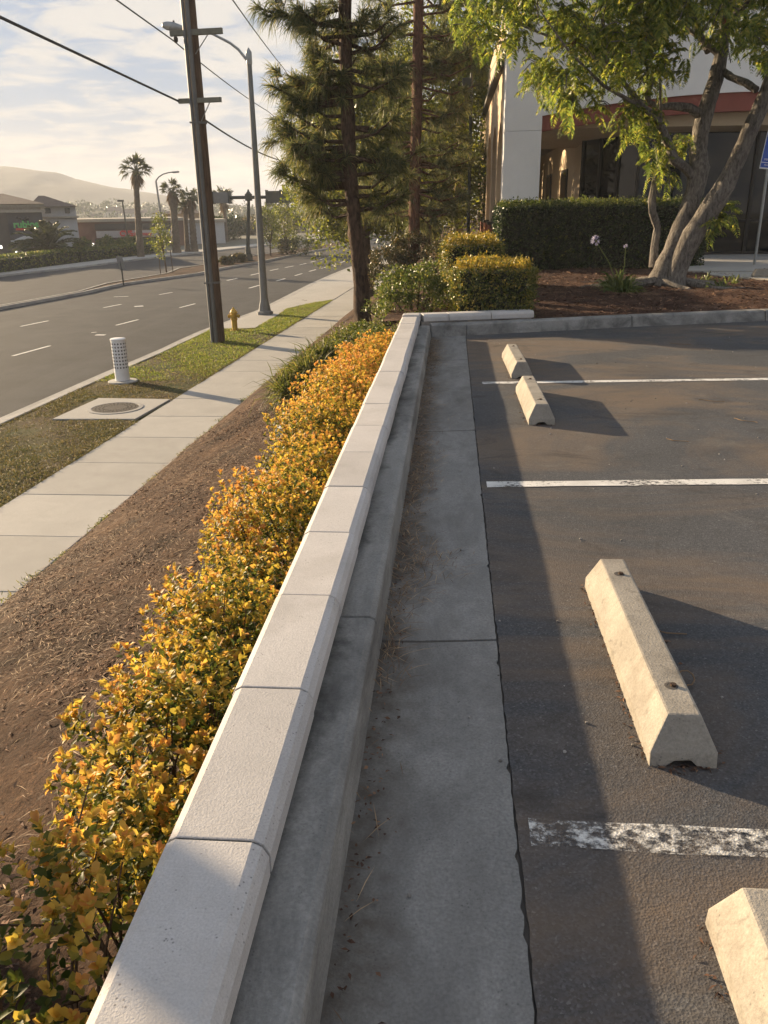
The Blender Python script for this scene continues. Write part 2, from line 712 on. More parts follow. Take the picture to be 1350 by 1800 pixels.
def mk_road():
    k = NT('road_asphalt')
    P, c, vd = asphalt_nodes(k, True)
    st = k.rng(k.noise(0.22, 6, 0.6, k.scaled(P, (1.0, 0.22, 1)), 0.5), 0.42, 0.66)
    c = k.mix(k.math('MULTIPLY', st, 0.45), c, (0.040, 0.040, 0.041))
    du = k.rng(k.noise(0.7, 6, 0.65, k.scaled(P, (1.6, 0.12, 1)), 0.4), 0.50, 0.72)
    c = k.mix(k.math('MULTIPLY', du, 0.4), c, (0.085, 0.084, 0.082))
    nr = k.bump(k.noise(60, 4, 0.6, P), 0.4, 0.006)
    return k.done(c, 0.85, nr, 0.15)


M = {}
M['asphalt'] = mk_asphalt()
M['paint'] = mk_paint(0.41, 0.49, 'worn_white_paint')
M['paint_bad'] = mk_paint(0.47, 0.57, 'badly_worn_white_paint')
M['road'] = mk_road()
M['road_paint'] = plain('road_marking_paint', (0.62, 0.61, 0.58), 0.7, var=0.25, scale=9)
M['gutter'] = concrete('gutter_concrete', (0.245, 0.240, 0.228), 0.30, 1.9, 120, 0.85, (0.105, 0.10, 0.094), 0.85, 1.9, 0.44, 0.66, 0.45, 0.35, 0.06, (1.3, 0.6, 1), 0.6)
M['kerb'] = concrete('kerb_concrete', (0.27, 0.265, 0.25), 0.25, 2.4, 110, 0.85, (0.085, 0.083, 0.080), 0.85, 2.2, 0.44, 0.66, 0.45, 0.3, 0.06, (1.6, 0.5, 2.2), 0.5)
M['cap'] = concrete('cap_block_concrete', (0.50, 0.48, 0.465), 0.10, 2.6, 190, 0.82, (0.32, 0.295, 0.27), 0.55, 2.4, 0.50, 0.74, 0.4, 0.22, 0.10, (1, 1, 1), 0.75)
M['wall'] = concrete('wall_block_concrete', (0.32, 0.30, 0.28), 0.2, 3, 90, 0.9, (0.12, 0.115, 0.1), 0.6, 2.5)
M['stop'] = concrete('wheel_stop_concrete', (0.30, 0.275, 0.235), 0.22, 7, 120, 0.85, (0.16, 0.14, 0.115), 0.7, 5.5, 0.52, 0.72, 0.55, 0.25, 0.05, (1, 1, 1), 0.6, 0.45)
M['slab'] = concrete('sidewalk_concrete', (0.40, 0.385, 0.355), 0.12, 0.9, 80, 0.85, (0.24, 0.225, 0.20), 0.45, 0.9, 0.52, 0.78, 0.3, 0.18, 0.09, (1, 1, 1))
M['dark_joint'] = plain('joint_dirt', (0.07, 0.062, 0.055), 0.95)
M['street_kerb'] = concrete('street_kerb_concrete', (0.36, 0.35, 0.33), 0.2, 1.2, 70, 0.85, (0.15, 0.145, 0.14), 0.5, 1.5)


def dirty_edge(m, x0, x1, col, amt):
    t = m.node_tree
    b = t.nodes['Principled BSDF']
    src = b.inputs['Base Color'].links[0].from_socket
    k = NT.__new__(NT)
    k.m, k.t, k.b = m, t, b
    sx = k.n('ShaderNodeSeparateXYZ')
    t.links.new(k.pos(), sx.inputs[0])
    wob = k.math('ADD', sx.outputs['X'], k.rng(k.noise(2.2, 7, 0.7), 0.3, 0.7, -.10, .10))
    f = k.rng(wob, x0, x1, 1, 0)
    f = k.math('MULTIPLY', f, k.rng(k.noise(9, 6, 0.7), 0.35, 0.6, .35, 1))
    t.links.new(k.mix(k.math('MULTIPLY', f, amt), src, col), b.inputs['Base Color'])


dirty_edge(M['gutter'], -0.22, -0.06, (0.075, 0.062, 0.048), 0.85)
dirty_edge(M['kerb'], -0.42, -0.345, (0.045, 0.044, 0.040), 0.8)


def mk_soil():
    k = NT('bank_soil')
    P = k.pos()
    c = k.ramp(k.noise(1.3, 7, 0.65, P), (0.32, (0.026, 0.015, 0.010)), (0.50, (0.066, 0.037, 0.023)), (0.70, (0.135, 0.080, 0.048)))
    f = k.noise(55, 6, 0.72, k.scaled(P, (1, 0.7, 1)), 0.8)
    c = k.mix(1.0, c, k.ramp(f, (0.30, (0.35,) * 3), (0.55, (1.0,) * 3), (0.72, (2.2, 2.0, 1.7))), 'MULTIPLY')
    nr = k.bump(f, 0.9, 0.03)
    nr = k.bump(k.noise(9, 5, 0.65, P), 0.7, 0.06, nr)
    return k.done(c, 0.95, nr, 0.15)


def mk_mulch():
    k = NT('bark_mulch')
    P = k.pos()
    c = k.ramp(k.noise(2.2, 6, 0.65, P), (0.3, (0.035, 0.018, 0.013)), (0.52, (0.085, 0.044, 0.030)), (0.72, (0.19, 0.115, 0.075)))
    f = k.noise(40, 6, 0.7, k.scaled(P, (1, 0.6, 1)), 1.0)
    c = k.mix(1.0, c, k.ramp(f, (0.3, (0.4,) * 3), (0.55, (1,) * 3), (0.75, (2.0, 1.7, 1.4))), 'MULTIPLY')
    return k.done(c, 0.95, k.bump(f, 0.9, 0.04), 0.15)


def mk_lawn_soil():
    k = NT('parkway_soil')
    P = k.pos()
    c = k.ramp(k.noise(0.9, 7, 0.65, P), (0.38, (0.085, 0.058, 0.032)), (0.52, (0.085, 0.072, 0.032)), (0.68, (0.062, 0.076, 0.024)))
    f = k.noise(40, 6, 0.7, P)
    c = k.mix(1.0, c, k.ramp(f, (0.3, (0.5,) * 3), (0.7, (1.5,) * 3)), 'MULTIPLY')
    return k.done(c, 0.95, k.bump(f, 0.8, 0.03), 0.15)


M['soil'] = mk_soil()
M['mulch'] = mk_mulch()
M['lawn'] = mk_lawn_soil()
M['far_ground'] = concrete('far_ground_soil', (0.16, 0.15, 0.115), 0.3, 0.02, 3, 0.95, (0.07, 0.085, 0.045), 0.7, 0.03)


def grid_mesh(xs, ys, zf):
    nx, ny = len(xs), len(ys)
    X, Y = np.meshgrid(xs, ys)
    Z = zf(X, Y)
    V = np.stack([X, Y, Z], -1).reshape(-1, 3)
    i = np.arange(nx - 1)[None, :] + (np.arange(ny - 1) * nx)[:, None]
    i = i.ravel()
    return V, [np.stack([i, i + 1, i + nx + 1, i + nx], 1)]


def strip(name, left, right, z, mat, kind='structure', parent=None):
    """sheet between two polylines with the same number of points"""
    mb = MB()
    n = len(left)
    vs = [(p[0], p[1], z if len(p) < 3 else p[2]) for p in left] + [(p[0], p[1], z if len(p) < 3 else p[2]) for p in right]
    mb.add(vs, [(i, i + 1, n + i + 1, n + i) for i in range(n - 1)])
    o = mb.build(name, mat, parent)
    if parent is None:
        tag(o, kind=kind)
    return o


# ------------------------------------------------------------------ far ground sheet, hill
def farz(X, Y):
    R = np.hypot(X, Y)
    return np.where(R < 60, ZR - 0.04, ZR - 0.04) + 0 * R


V, F = grid_mesh(np.linspace(-1500, 1500, 61), np.linspace(-300, 1500, 41), farz)
tag(npmesh('ground', V, F, M['far_ground']), kind='structure')

HILLPX = [(-900, 330), (-600, 300), (-300, 285), (-120, 288), (0, 294), (60, 300), (100, 305), (130, 314), (190, 325), (260, 339), (330, 351), (430, 362), (520, 368), (640, 366), (760, 362), (900, 356), (1100, 350), (1500, 340)]


def hill_geo(px, Y0, depth, seed, rough):
    xs_px = np.array([p[0] for p in px], float)
    tops = np.array([aty(p[0], p[1], Y0) for p in px])
    X = np.linspace(tops[0, 0], tops[-1, 0], 220)
    Zt = np.interp(X, tops[:, 0], tops[:, 2])
    rows = []
    for j, t in enumerate(np.linspace(0, 1, 26)):
        y = Y0 - depth * (1 - t)
        prof = math.sin(t * math.pi / 2) ** 1.3
        z = ZR - 1 + (Zt - ZR + 1) * prof + rough * vnoise(X * 0.02, np.full_like(X, y * 0.02), 1.0, seed) * prof * (1 - t * 0.6)
        rows.append(np.stack([X * (1 - 0.15 * (1 - t)), np.full_like(X, y), z], 1))
    for t in np.linspace(0.1, 1, 6):
        rows.append(np.stack([X, np.full_like(X, Y0 + depth * t), ZR - 1 + (Zt - ZR + 1) * (1 - t)], 1))
    V = np.concatenate(rows)
    nx, ny = len(X), len(rows)
    i = (np.arange(nx - 1)[None, :] + (np.arange(ny - 1) * nx)[:, None]).ravel()
    return V, [np.stack([i, i + 1, i + nx + 1, i + nx], 1)]


M['hill'] = concrete('hill_scrub', (0.085, 0.085, 0.055), 0.35, 0.012, 0.25, 0.95, (0.14, 0.12, 0.08), 0.6, 0.02)
V, F = hill_geo(HILLPX, 1000, 330, 1.0, 5.0)
tag(npmesh('hill', V, F, M['hill'], smooth=True), kind='structure')
RIDGEPX = [(-700, 372), (-300, 372), (0, 374), (80, 374), (130, 370), (180, 366), (240, 369), (300, 372), (380, 374), (460, 372), (560, 369), (700, 366), (900, 362), (1300, 356)]
V, F = hill_geo(RIDGEPX, 460, 120, 2.0, 1.0)
tag(npmesh('low_ridge', V, F, M['hill'], smooth=True), kind='structure')

# ------------------------------------------------------------------ road
FARK = [(-34.0, -30.0), (-33.0, 20.0)] + [tuple(atz(.296 * x, 250 + .296 * y, ZR)[:2]) for x, y in ((0, 800), (500, 745), (900, 690), (1200, 660))] + [(-20.5, 108.0), (-13.0, 150.0), (4.0, 200.0)]
ys = np.concatenate([np.linspace(-30, 60, 46), np.linspace(62, 190, 40)])
strip('road', [(polyline_x(FARK, y) - 0.3, y) for y in ys], [(kerb_x(y) - 0.10, y) for y in ys], ZR, M['road'])
# concrete gutter pan of the street and the kerb
strip('street_gutter', [(kerb_x(y) - 0.62, y) for y in ys], [(kerb_x(y) - 0.12, y) for y in ys], ZR + 0.005, M['street_kerb'])


def kerb_run(name, pl, prof, mat, step=3.0):
    mb = MB()
    for (x0, y0), (x1, y1) in zip(pl, pl[1:]):
        mb.extrude(prof, (x0, y0, 0), (x1, y1, 0))
    o = mb.build(name, mat, bevel=0.015)
    return tag(o, kind='structure')


kp = [(kerb_x(y), y) for y in list(np.arange(-20, 64, 4.0)) + [70, 80, 95, 115, 140, 165, 190]]
kerb_run('street_kerb', kp, [(-0.14, ZR - 0.05), (-0.12, ZS + 0.0), (0.04, ZS + 0.004), (0.04, ZR - 0.05)], M['street_kerb'])
fkp = [(polyline_x(FARK, y) - 0.15, y) for y in (-20, 0, 20, 35, 50, 58, 66, 74, 84, 100, 120, 150, 198)]
kerb_run('far_kerb', fkp, [(-0.14, ZR - 0.05), (-0.14, ZR + 0.14), (0.12, ZR + 0.14), (0.14, ZR - 0.05)], M['street_kerb'])
strip('far_sidewalk', [(x - 2.6, y) for x, y in fkp], [(x - 0.10, y) for x, y in fkp], ZR + 0.137, M['slab'])

# lane dashes, each a marking of the road
LANE_A = [((22, 626), (88, 608)), ((204, 572), (243, 562)), ((316, 541), (343, 534))]
LANE_B = [((36, 574), (85, 564)), ((182, 541), (213, 535)), ((280, 518), (303, 514))]
far_a = [(200, 920), (375, 865), (555, 818), (675, 783), (770, 755), (850, 735), (915, 715), (975, 697)]
far_b = [(225, 815), (380, 780), (510, 750), (612, 730), (705, 712), (775, 694), (837, 677), (890, 660)]
for (a, b) in LANE_A + LANE_B:
    p, q = atz(*a, ZR), atz(*b, ZR)
    mb = MB()
    d = unit((q - p)[None])[0]
    s = np.array([d[1], -d[0], 0]) * 0.06
    z = np.array([0, 0, 0.006])
    mb.add([p - s + z, p + s + z, q + s + z, q - s + z], [(0, 1, 2, 3)])
    tag(mb.build('lane_dash', M['road_paint']), kind='structure')
for pts in (far_a, far_b):
    P3 = [atz(350 + .259 * x, 280 + .259 * y, ZR) for x, y in pts]
    for i, p in enumerate(P3):
        if pts is far_a and i == 0:
            continue
        d = unit((P3[min(i + 1, len(P3) - 1)] - P3[max(i - 1, 0)])[None])[0]
        s = np.array([d[1], -d[0], 0]) * 0.07
        z = np.array([0, 0, 0.006])
        mb = MB()
        mb.add([p - d * .9 - s + z, p - d * .9 + s + z, p + d * .9 + s + z, p + d * .9 - s + z], [(0, 1, 2, 3)])
        tag(mb.build('lane_dash', M['road_paint']), kind='structure')
for a, b, w in (((200, 522), (226, 521), .07), ((236, 539), (252, 538), .16), ((160, 585), (170, 584), .05), ((168, 589), (185, 589), .12)):
    p, q = atz(*a, ZR), atz(*b, ZR)
    mb = MB()
    d = unit((q - p)[None])[0]
    s = np.array([d[1], -d[0], 0]) * w
    z = np.array([0, 0, 0.006])
    mb.add([p - s + z, p + s + z, q + s + z, q - s + z], [(0, 1, 2, 3)])
    tag(mb.build('road_mark', M['road_paint']), kind='structure')

# median island of the road: narrow nose, then widening
MED_N = [tuple(atz(*p, ZR)[:2]) for p in ((0, 545), (75, 531), (150, 517), (215, 502))] + \
        [tuple(atz(350 + .259 * x, 280 + .259 * y, ZR)[:2]) for x, y in ((0, 785), (150, 750), (400, 708), (600, 665), (740, 635), (880, 610))]
MED_N = [(-24.0, 6.0)] + MED_N + [(-12.0, 108.0), (-6.0, 140.0)]
med_w = [0.5, 0.5, 0.5, 0.55, 1.1, 2.4, 3.3, 3.4, 3.4, 3.2, 3.0, 2.4, 1.5, 0.6]
med_w = med_w[:len(MED_N)] + [0.6] * (len(MED_N) - len(med_w))
mb = MB()
n = len(MED_N)
zt = ZR + 0.14
vs = []
for (x, y), w in zip(MED_N, med_w):
    vs += [(x, y, ZR - .02), (x - 0.02, y, zt), (x - 0.17, y, zt), (x - w + 0.17, y + .2, zt), (x - w + 0.02, y + .2, zt), (x - w, y + .2, ZR - .02)]
fs = []
for i in range(n - 1):
    for j in (0, 1, 3, 4):
        a = i * 6 + j
        fs.append((a, a + 1, a + 7, a + 6))
mb.add(vs, fs)
tag(mb.build('median_kerb', M['street_kerb']), kind='structure')
strip('median_bed', [(x - w + 0.17, y + .2) for (x, y), w in zip(MED_N, med_w)], [(x - 0.17, y) for x, y in MED_N], zt - 0.03, M['soil'])

# ------------------------------------------------------------------ sidewalk: bed with slabs
ys = np.linspace(-6, 110, 60)
side = strip('sidewalk', [(sw_l(min(y, 60)) + max(0, y - 60) * .09 + .02, y) for y in ys], [(sw_r(min(y, 60)) + max(0, y - 60) * .09 - .02, y) for y in ys], ZS - 0.03, M['dark_joint'])
jy = 9.74 - 1.66 * 8
k_ = 0
while jy < 62:
    y0, y1 = jy + 0.006, jy + 1.66 - 0.006
    mb = MB()
    mb.prism([(sw_l(y0), y0), (sw_r(y0), y0), (sw_r(y1), y1), (sw_l(y1), y1)], ZS - 0.12, ZS + random.uniform(-.003, .003))
    mb.build('slab', M['slab'], side, bevel=0.008, segs=1)
    jy += 1.66
# beyond that the slabs blur together
strip('far_walk', [(kerb_x(y) + .05, y) for y in np.linspace(62, 110, 14)], [(sw_r(60) + (y - 60) * .09, y) for y in np.linspace(62, 110, 14)], ZS, M['slab'])

# parkway strip of soil and grass, from the kerb to the sidewalk
ysp = np.concatenate([np.arange(-6, 40.01, 0.25)])


def park_z(X, Y):
    return ZS - 0.005 + 0.02 * vnoise(X, Y, 1.3) + 0.012 * vnoise(X, Y, 4.0, 2)


rows = []
for y in ysp:
    a, b = kerb_x(y) + 0.04, sw_l(y) - 0.01
    t = np.linspace(0, 1, 14)
    X = a + (b - a) * t
    Z = park_z(X, y)
    Z[0] = Z[-1] = ZS - 0.03
    rows.append(np.stack([X, np.full_like(X, y), Z], 1))
V = np.concatenate(rows)
i = (np.arange(13)[None, :] + (np.arange(len(rows) - 1) * 14)[:, None]).ravel()
tag(npmesh('parkway', V, [np.stack([i, i + 1, i + 15, i + 14], 1)], M['lawn'], smooth=True), kind='structure')
# concrete apron: pad of the street lamp, then the full width beyond the grass
mb = MB()
pad = [tuple(atz(350 + .259 * x, 280 + .259 * y, ZS)[:2]) for x, y in ((270, 1150), (380, 1145), (530, 1060))]
q0, q1 = pad[0], pad[2]
poly = [(kerb_x(pad[0][1]) + .05, pad[0][1]), pad[0], pad[1], pad[2], (-6.95, 35.6), (-6.3, 37.6), (sw_l(39.2) - .0, 39.2), (sw_l(62), 62), (kerb_x(62) + .05, 62), (kerb_x(50) + .05, 50), (kerb_x(40) + .05, 40), (kerb_x(33) + .05, 33)]
mb.prism(poly, ZS - .15, ZS + 0.012)
APRON = poly
tag(mb.build('concrete_apron', M['slab']), kind='structure')

# ------------------------------------------------------------------ planted bank between sidewalk and wall
ysb = np.concatenate([np.arange(-3, 16, 0.10), np.arange(16, 40, 0.3), np.arange(40, 80, 1.0)])
rows = []
NB = 46
for y in ysb:
    xs_, (xt, zt_) = sw_r(y) + 0.0, bank_top(y)
    ext = xt + (0.03 if y < 11.2 else 3.0)
    t = np.linspace(0, 1, NB)
    X = np.concatenate([xs_ + (xt - xs_) * t[:-4] / t[-5], np.linspace(xt, ext, 5)[1:]])
    Z = np.array([bank_z(x, y) for x in X])
    if y < 16:
        Z += 0.012 * vnoise(X, y, 6.0) + 0.008 * vnoise(X, y, 15.0, 3)
    Z[0] = ZS - 0.05
    rows.append(np.stack([X, np.full_like(X, y), Z], 1))
V = np.concatenate(rows)
w_ = len(rows[0])
i = (np.arange(w_ - 1)[None, :] + (np.arange(len(rows) - 1) * w_)[:, None]).ravel()
tag(npmesh('bank', V, [np.stack([i, i + 1, i + w_ + 1, i + w_], 1)], M['soil'], smooth=True), kind='structure')

# ------------------------------------------------------------------ car park
FC = [(-0.26, 10.62), (0.21, 10.72), (2.42, 11.45), (4.33, 12.0), (8.0, 12.75), (14.0, 13.4), (40.0, 14.5)]   # foot of the far kerb


def fc_y(X):
    for (x0, y0), (x1, y1) in zip(FC, FC[1:]):
        if x0 <= X <= x1:
            return y0 + (y1 - y0) * (X - x0) / (x1 - x0)
    return FC[-1][1]


mb = MB()
EDGE = []
y = -12.0
while y < 10.68:
    EDGE.append((0.1945 + 0.0015 * math.sin(y * 5.0) + random.uniform(-.003, .003), y))
    y += 0.03
EDGE.append((0.21, 10.72))
vs = []
poly = EDGE + FC[2:] + [(40.0, -12.0)]
mb.add([(a, b, 0.0) for a, b in poly], [tuple(range(len(poly)))])
n0 = len(EDGE)
mb.add([(a, b, 0.0) for a, b in EDGE] + [(a, b, -0.04) for a, b in EDGE], [(i, i + 1, n0 + i + 1, n0 + i) for i in range(n0 - 1)])
asph = mb.build('car_park', M['asphalt'])
me = asph.data
tag(asph, kind='structure')
# dark seam under the crack between asphalt and gutter
mb = MB()
mb.add([(-0.30, -12, -0.010), (0.30, -12, -0.010), (0.30, 10.9, -0.010), (-0.30, 10.9, -0.010)], [(0, 1, 2, 3)])
tag(mb.build('seam_dirt', M['dark_joint']), kind='structure')

# gutter pan, poured in lengths
gut = empty('gutter', (0, 0, 0), kind='structure')
JG = [-12.0, -6.2, -3.2, -0.2, 2.80, 5.95, 8.95, 10.72]
for a, b in zip(JG, JG[1:]):
    vs, fs = [], []
    n = 110
    for i in range(n + 1):
        t = i / n
        y = a + 0.008 + (b - a - 0.016) * t
        e = 0.1885 + random.uniform(-.002, .0015) + (random.random() < 0.04) * -0.007
        sl_ = 0.04 if 0 < t < 1 else 0.04
        tilt = 0.06
        vs += [(-0.29, y + tilt * -.25, -0.006), (-0.1, y - tilt * .1, -0.008), (e, y + tilt * .19, -0.001), (e + .004, y + tilt * .19, -0.05)]
    for i in range(n):
        for j in range(3):
            q = i * 4 + j
            fs.append((q, q + 1, q + 5, q + 4))
    fs.append((0, 3, 2, 1))
    fs.append((n * 4, n * 4 + 1, n * 4 + 2, n * 4 + 3))
    mb = MB()
    mb.add(vs, fs)
    g = mb.build('gutter_length', M['gutter'], gut)

# kerb beside the wall, and the far kerb, in lengths
kerbs = empty('car_park_kerb', (0, 0, 0), kind='structure')
JK = [-12.0, -5.5, -0.4, 2.72, 5.85, 8.6, 10.66]
for a, b in zip(JK, JK[1:]):
    mb = MB()
    z = random.uniform(-.003, .003)
    mb.extrude([(-0.45, -0.06), (-0.45, 0.132 + z), (-0.285, 0.134 + z), (-0.262, 0.125 + z), (-0.240, -0.06)], (0, a + .004, 0), (0, b - .004, 0), side=(1, 0, 0))
    mb.build('kerb_length', M['kerb'], kerbs, bevel=0.010)
CUT = [(-0.245, 10.66)] + FC[1:]
for (x0, y0), (x1, y1) in zip(CUT, CUT[1:]):
    d = np.array([x1 - x0, y1 - y0]); L = np.linalg.norm(d); d /= L
    g = 0.005
    mb = MB()
    mb.extrude([(0.0, -0.06), (-0.035, 0.128), (-0.06, 0.142), (-0.20, 0.144), (-0.20, -0.06)], (x0 + d[0] * g, y0 + d[1] * g, 0), (x1 - d[0] * g, y1 - d[1] * g, 0))
    mb.build('kerb_length', M['kerb'], kerbs, bevel=0.008)

# painted stall lines
def stall_line(name, pts, w, mat):
    mb = MB()
    L, Rr = [], []
    n = 60
    for i in range(n + 1):
        t = i / n
        x = pts[0][0] + (pts[1][0] - pts[0][0]) * t
        y = pts[0][1] + (pts[1][1] - pts[0][1]) * t
        ww = w / 2 + random.uniform(-.004, .004)
        L.append((x, y + ww, 0.004)); Rr.append((x, y - ww + random.uniform(-.003, .003), 0.004))
    nn = n + 1
    mb.add(L + Rr, [(i, nn + i, nn + i + 1, i + 1) for i in range(n)])
    return tag(mb.build(name, mat), kind='structure')


stall_line('stall_line', ((0.30, 7.68), (9.0, 8.35)), 0.095, M['paint'])
stall_line('stall_line', ((0.225, 4.68), (9.0, 5.30)), 0.10, M['paint'])
stall_line('stall_line', ((0.225, 1.775), (6.0, 1.72)), 0.105, M['paint_bad'])
stall_line('stall_line', ((0.225, -1.2), (6.0, -1.2)), 0.105, M['paint'])

# planting bed behind the far kerb
def bed_z(X, Y):
    return 0.125 + 0.05 * np.minimum(1, np.maximum(0, (Y - 12.3) / 2)) + 0.025 * vnoise(X, Y, 1.2) + 0.012 * vnoise(X, Y, 5.0, 1)


rows = []
xsb = np.linspace(-0.9, 9.0, 90)
for t in np.linspace(0, 1, 90):
    yy = np.array([(fc_y(max(x, -0.26)) + 0.19) for x in xsb])
    Y = yy + (24.0 - yy) * t
    Y = np.where(xsb < 1.1, np.maximum(Y, 11.15), Y)
    rows.append(np.stack([xsb, Y, bed_z(xsb, Y)], 1))
V = np.concatenate(rows)
i = (np.arange(89)[None, :] + (np.arange(89) * 90)[:, None]).ravel()
tag(npmesh('planting_bed', V, [np.stack([i, i + 1, i + 91, i + 90], 1)], M['mulch'], smooth=True), kind='structure')
# walkway in front of the building, and the drive beside it
mb = MB()
mb.prism([(4.75, 18.4), (5.6, 18.1), (9.0, 18.0), (40, 18.0), (40, 40), (1.6, 40), (1.6, 22.3), (4.4, 22.0)], -0.1, 0.225)
tag(mb.build('walkway', M['slab'], bevel=0.012), kind='structure')
mb = MB()
mb.prism([(5.15, 17.3), (6.6, 15.5), (9, 14.2), (40, 14.6), (40, 18.2), (5.2, 18.3)], -0.1, 0.20)
tag(mb.build('drive_apron', M['slab']), kind='structure')
# upper terrain the building stands on
mb = MB()
mb.prism([(-0.15, 13.2), (60, 13.2), (60, 120), (2.0, 120), (-0.1, 60)], -3.0, 0.02)
tag(mb.build('upper_terrain', M['mulch']), kind='structure')
# ------------------------------------------------------------------ retaining wall with cap blocks
wall = empty('retaining_wall', (-0.51, 5.0, 0.0), 'low retaining wall with pale concrete cap blocks running beside the gutter', 'wall')
W0 = np.array((-0.51, 5.0, 0.0))


def wpart(mb, name, mat, **kw):
    o = mb.build(name, mat, None, loc=tuple(W0), **kw)
    o.location = (0, 0, 0)
    o.parent = wall
    return o


CAPT = 0.24
mb = MB()
mb.box(-0.605, -0.415, -10.0, 11.10, -1.1, 0.148)
CW0, CW1 = np.array([-0.40, 11.01, 0]), np.array([1.04, 11.385, 0])
CWD = (CW1 - CW0) / np.linalg.norm(CW1 - CW0)
CWN = np.array([-CWD[1], CWD[0], 0])
mb.obox((CW0 + CW1) / 2 + np.array([0, 0, -0.476]), (CW1 - CW0) / 2, CWN * .095, (0, 0, .6238))
wpart(mb, 'wall_body', M['wall'])
CP = [(-0.628, 0.150), (-0.628, 0.205), (-0.618, 0.228), (-0.598, CAPT), (-0.424, CAPT), (-0.402, 0.229), (-0.388, 0.203), (-0.388, 0.150)]
CJ = 1.44
SP = 0.617
jy = CJ - SP * 9
jn = []
while jy < 10.6:
    jn.append(jy)
    jy += SP
for a in jn:
    b = min(a + SP, 10.875)
    if b - a < .2:
        continue
    mb = MB()
    dz, dx = random.uniform(-.003, .003), random.uniform(-.004, .004)
    mb.extrude([(x + dx, z + dz) for x, z in CP], (0, a + 0.003, 0), (0, b - 0.003, 0), side=(1, 0, 0))
    wpart(mb, 'cap_block', M['cap'], bevel=0.003)
    mb = MB()
    mb.extrude([(x + (0.006 if x < -.5 else -.006), min(z, CAPT - .005)) for x, z in CP], (0, b - 0.006, 0), (0, b + 0.006, 0), side=(1, 0, 0))
    wpart(mb, 'mortar_joint', M['kerb'])
# mitred corner block, then the return wall
mb = MB()
mb.prism([(-0.628, 10.879), (-0.388, 10.879), (-0.388, 11.128), (-0.56, 11.128), (-0.628, 11.06)], 0.150, CAPT)
wpart(mb, 'cap_block', M['cap'], bevel=0.022)
CL = float(np.linalg.norm(CW1 - CW0)) + 0.03
for a, b in ((0.02, 0.36), (0.36, 0.93), (0.93, CL)):
    mb = MB()
    mb.extrude([(q + 0.508, z) for q, z in CP], CW0 + CWD * (a + .004), CW0 + CWD * (b - .004), side=CWN)
    wpart(mb, 'cap_block', M['cap'], bevel=0.006)

# ------------------------------------------------------------------ wheel stops
M['pin'] = plain('rusty_steel', (0.07, 0.045, 0.03), 0.7, 0.6)


def stop_mesh(L=1.22, w=0.195, h=0.150):
    """hexagonal section bar with sloped ends and a drain notch underneath"""
    hw, tw, e = w / 2, 0.048, 0.045
    mb = MB()
    A, B = 0.0, L
    v = [(-hw, A, 0), (hw, A, 0), (hw, B, 0), (-hw, B, 0),
         (-hw, A + .006, .045), (hw, A + .006, .045), (hw, B - .006, .045), (-hw, B - .006, .045),
         (-tw, A + e, h), (tw, A + e, h), (tw, B - e, h), (-tw, B - e, h)]
    notch = [(-0.048, A, 0), (-0.026, A + .002, .017), (0.020, A + .002, .021), (0.042, A, 0)]
    o = len(v)
    v += notch
    f = [(8, 9, 10, 11), (4, 8, 11, 7), (5, 6, 10, 9), (6, 7, 11, 10), (0, 4, 7, 3), (1, 2, 6, 5), (3, 7, 6, 2), (4, 5, 9, 8),
         (0, o, o + 1, 4), (4, o + 1, o + 2, 5), (5, o + 2, o + 3, 1)]
    # recess behind the notch
    r = len(v)
    v += [(-0.048, A + .12, 0), (-0.026, A + .12, .017), (0.020, A + .12, .021), (0.042, A + .12, 0)]
    f += [(o, r, r + 1, o + 1), (o + 1, r + 1, r + 2, o + 2), (o + 2, r + 2, r + 3, o + 3), (r, r + 3, r + 2, r + 1)]
    mb.add(v, f)
    return mb


def wheel_stop(x, y0, L, label, rz=0.0, z=0.0, group='wheel stops of the parking stalls'):
    t = empty('wheel_stop', (x, y0, z), label, 'wheel stop', group, rz=rz)
    stop_mesh(L).build('bar', M['stop'], t, bevel=0.007)
    for yy in (0.20, L - 0.20):
        mb = MB()
        mb.lathe([(0.021, 0.1495), (0.021, 0.1508), (0.014, 0.1510), (0.0135, 0.1505)], (0, yy, 0), 14)
        mb.build('pin_hole', M['dark_joint'], t)
        mb = MB()
        mb.tube([(0.004, yy, 0.12), (0.006, yy, 0.158)], 0.0095, 8)
        mb.build('anchor_pin', M['pin'], t, smooth=True)
    return t


wheel_stop(0.685, 0.29, 1.22, 'cracked concrete wheel stop on the near side of the flaking stall line', -0.01)
wheel_stop(0.695, 2.075, 1.23, 'concrete wheel stop with rusty pins between the flaking line and the next line', 0.005)
wheel_stop(0.690, 6.12, 1.20, 'concrete wheel stop just before the thin stall line, its end nearly at the paint', 0.01)
wheel_stop(0.680, 7.90, 1.20, 'concrete wheel stop beyond the thin stall line, by the far kerb', 0.02)
t = wheel_stop(5.72, 16.85, 1.22, 'pale wheel stop lying crosswise on the drive near the blue sign', -math.pi / 2, 0.20)
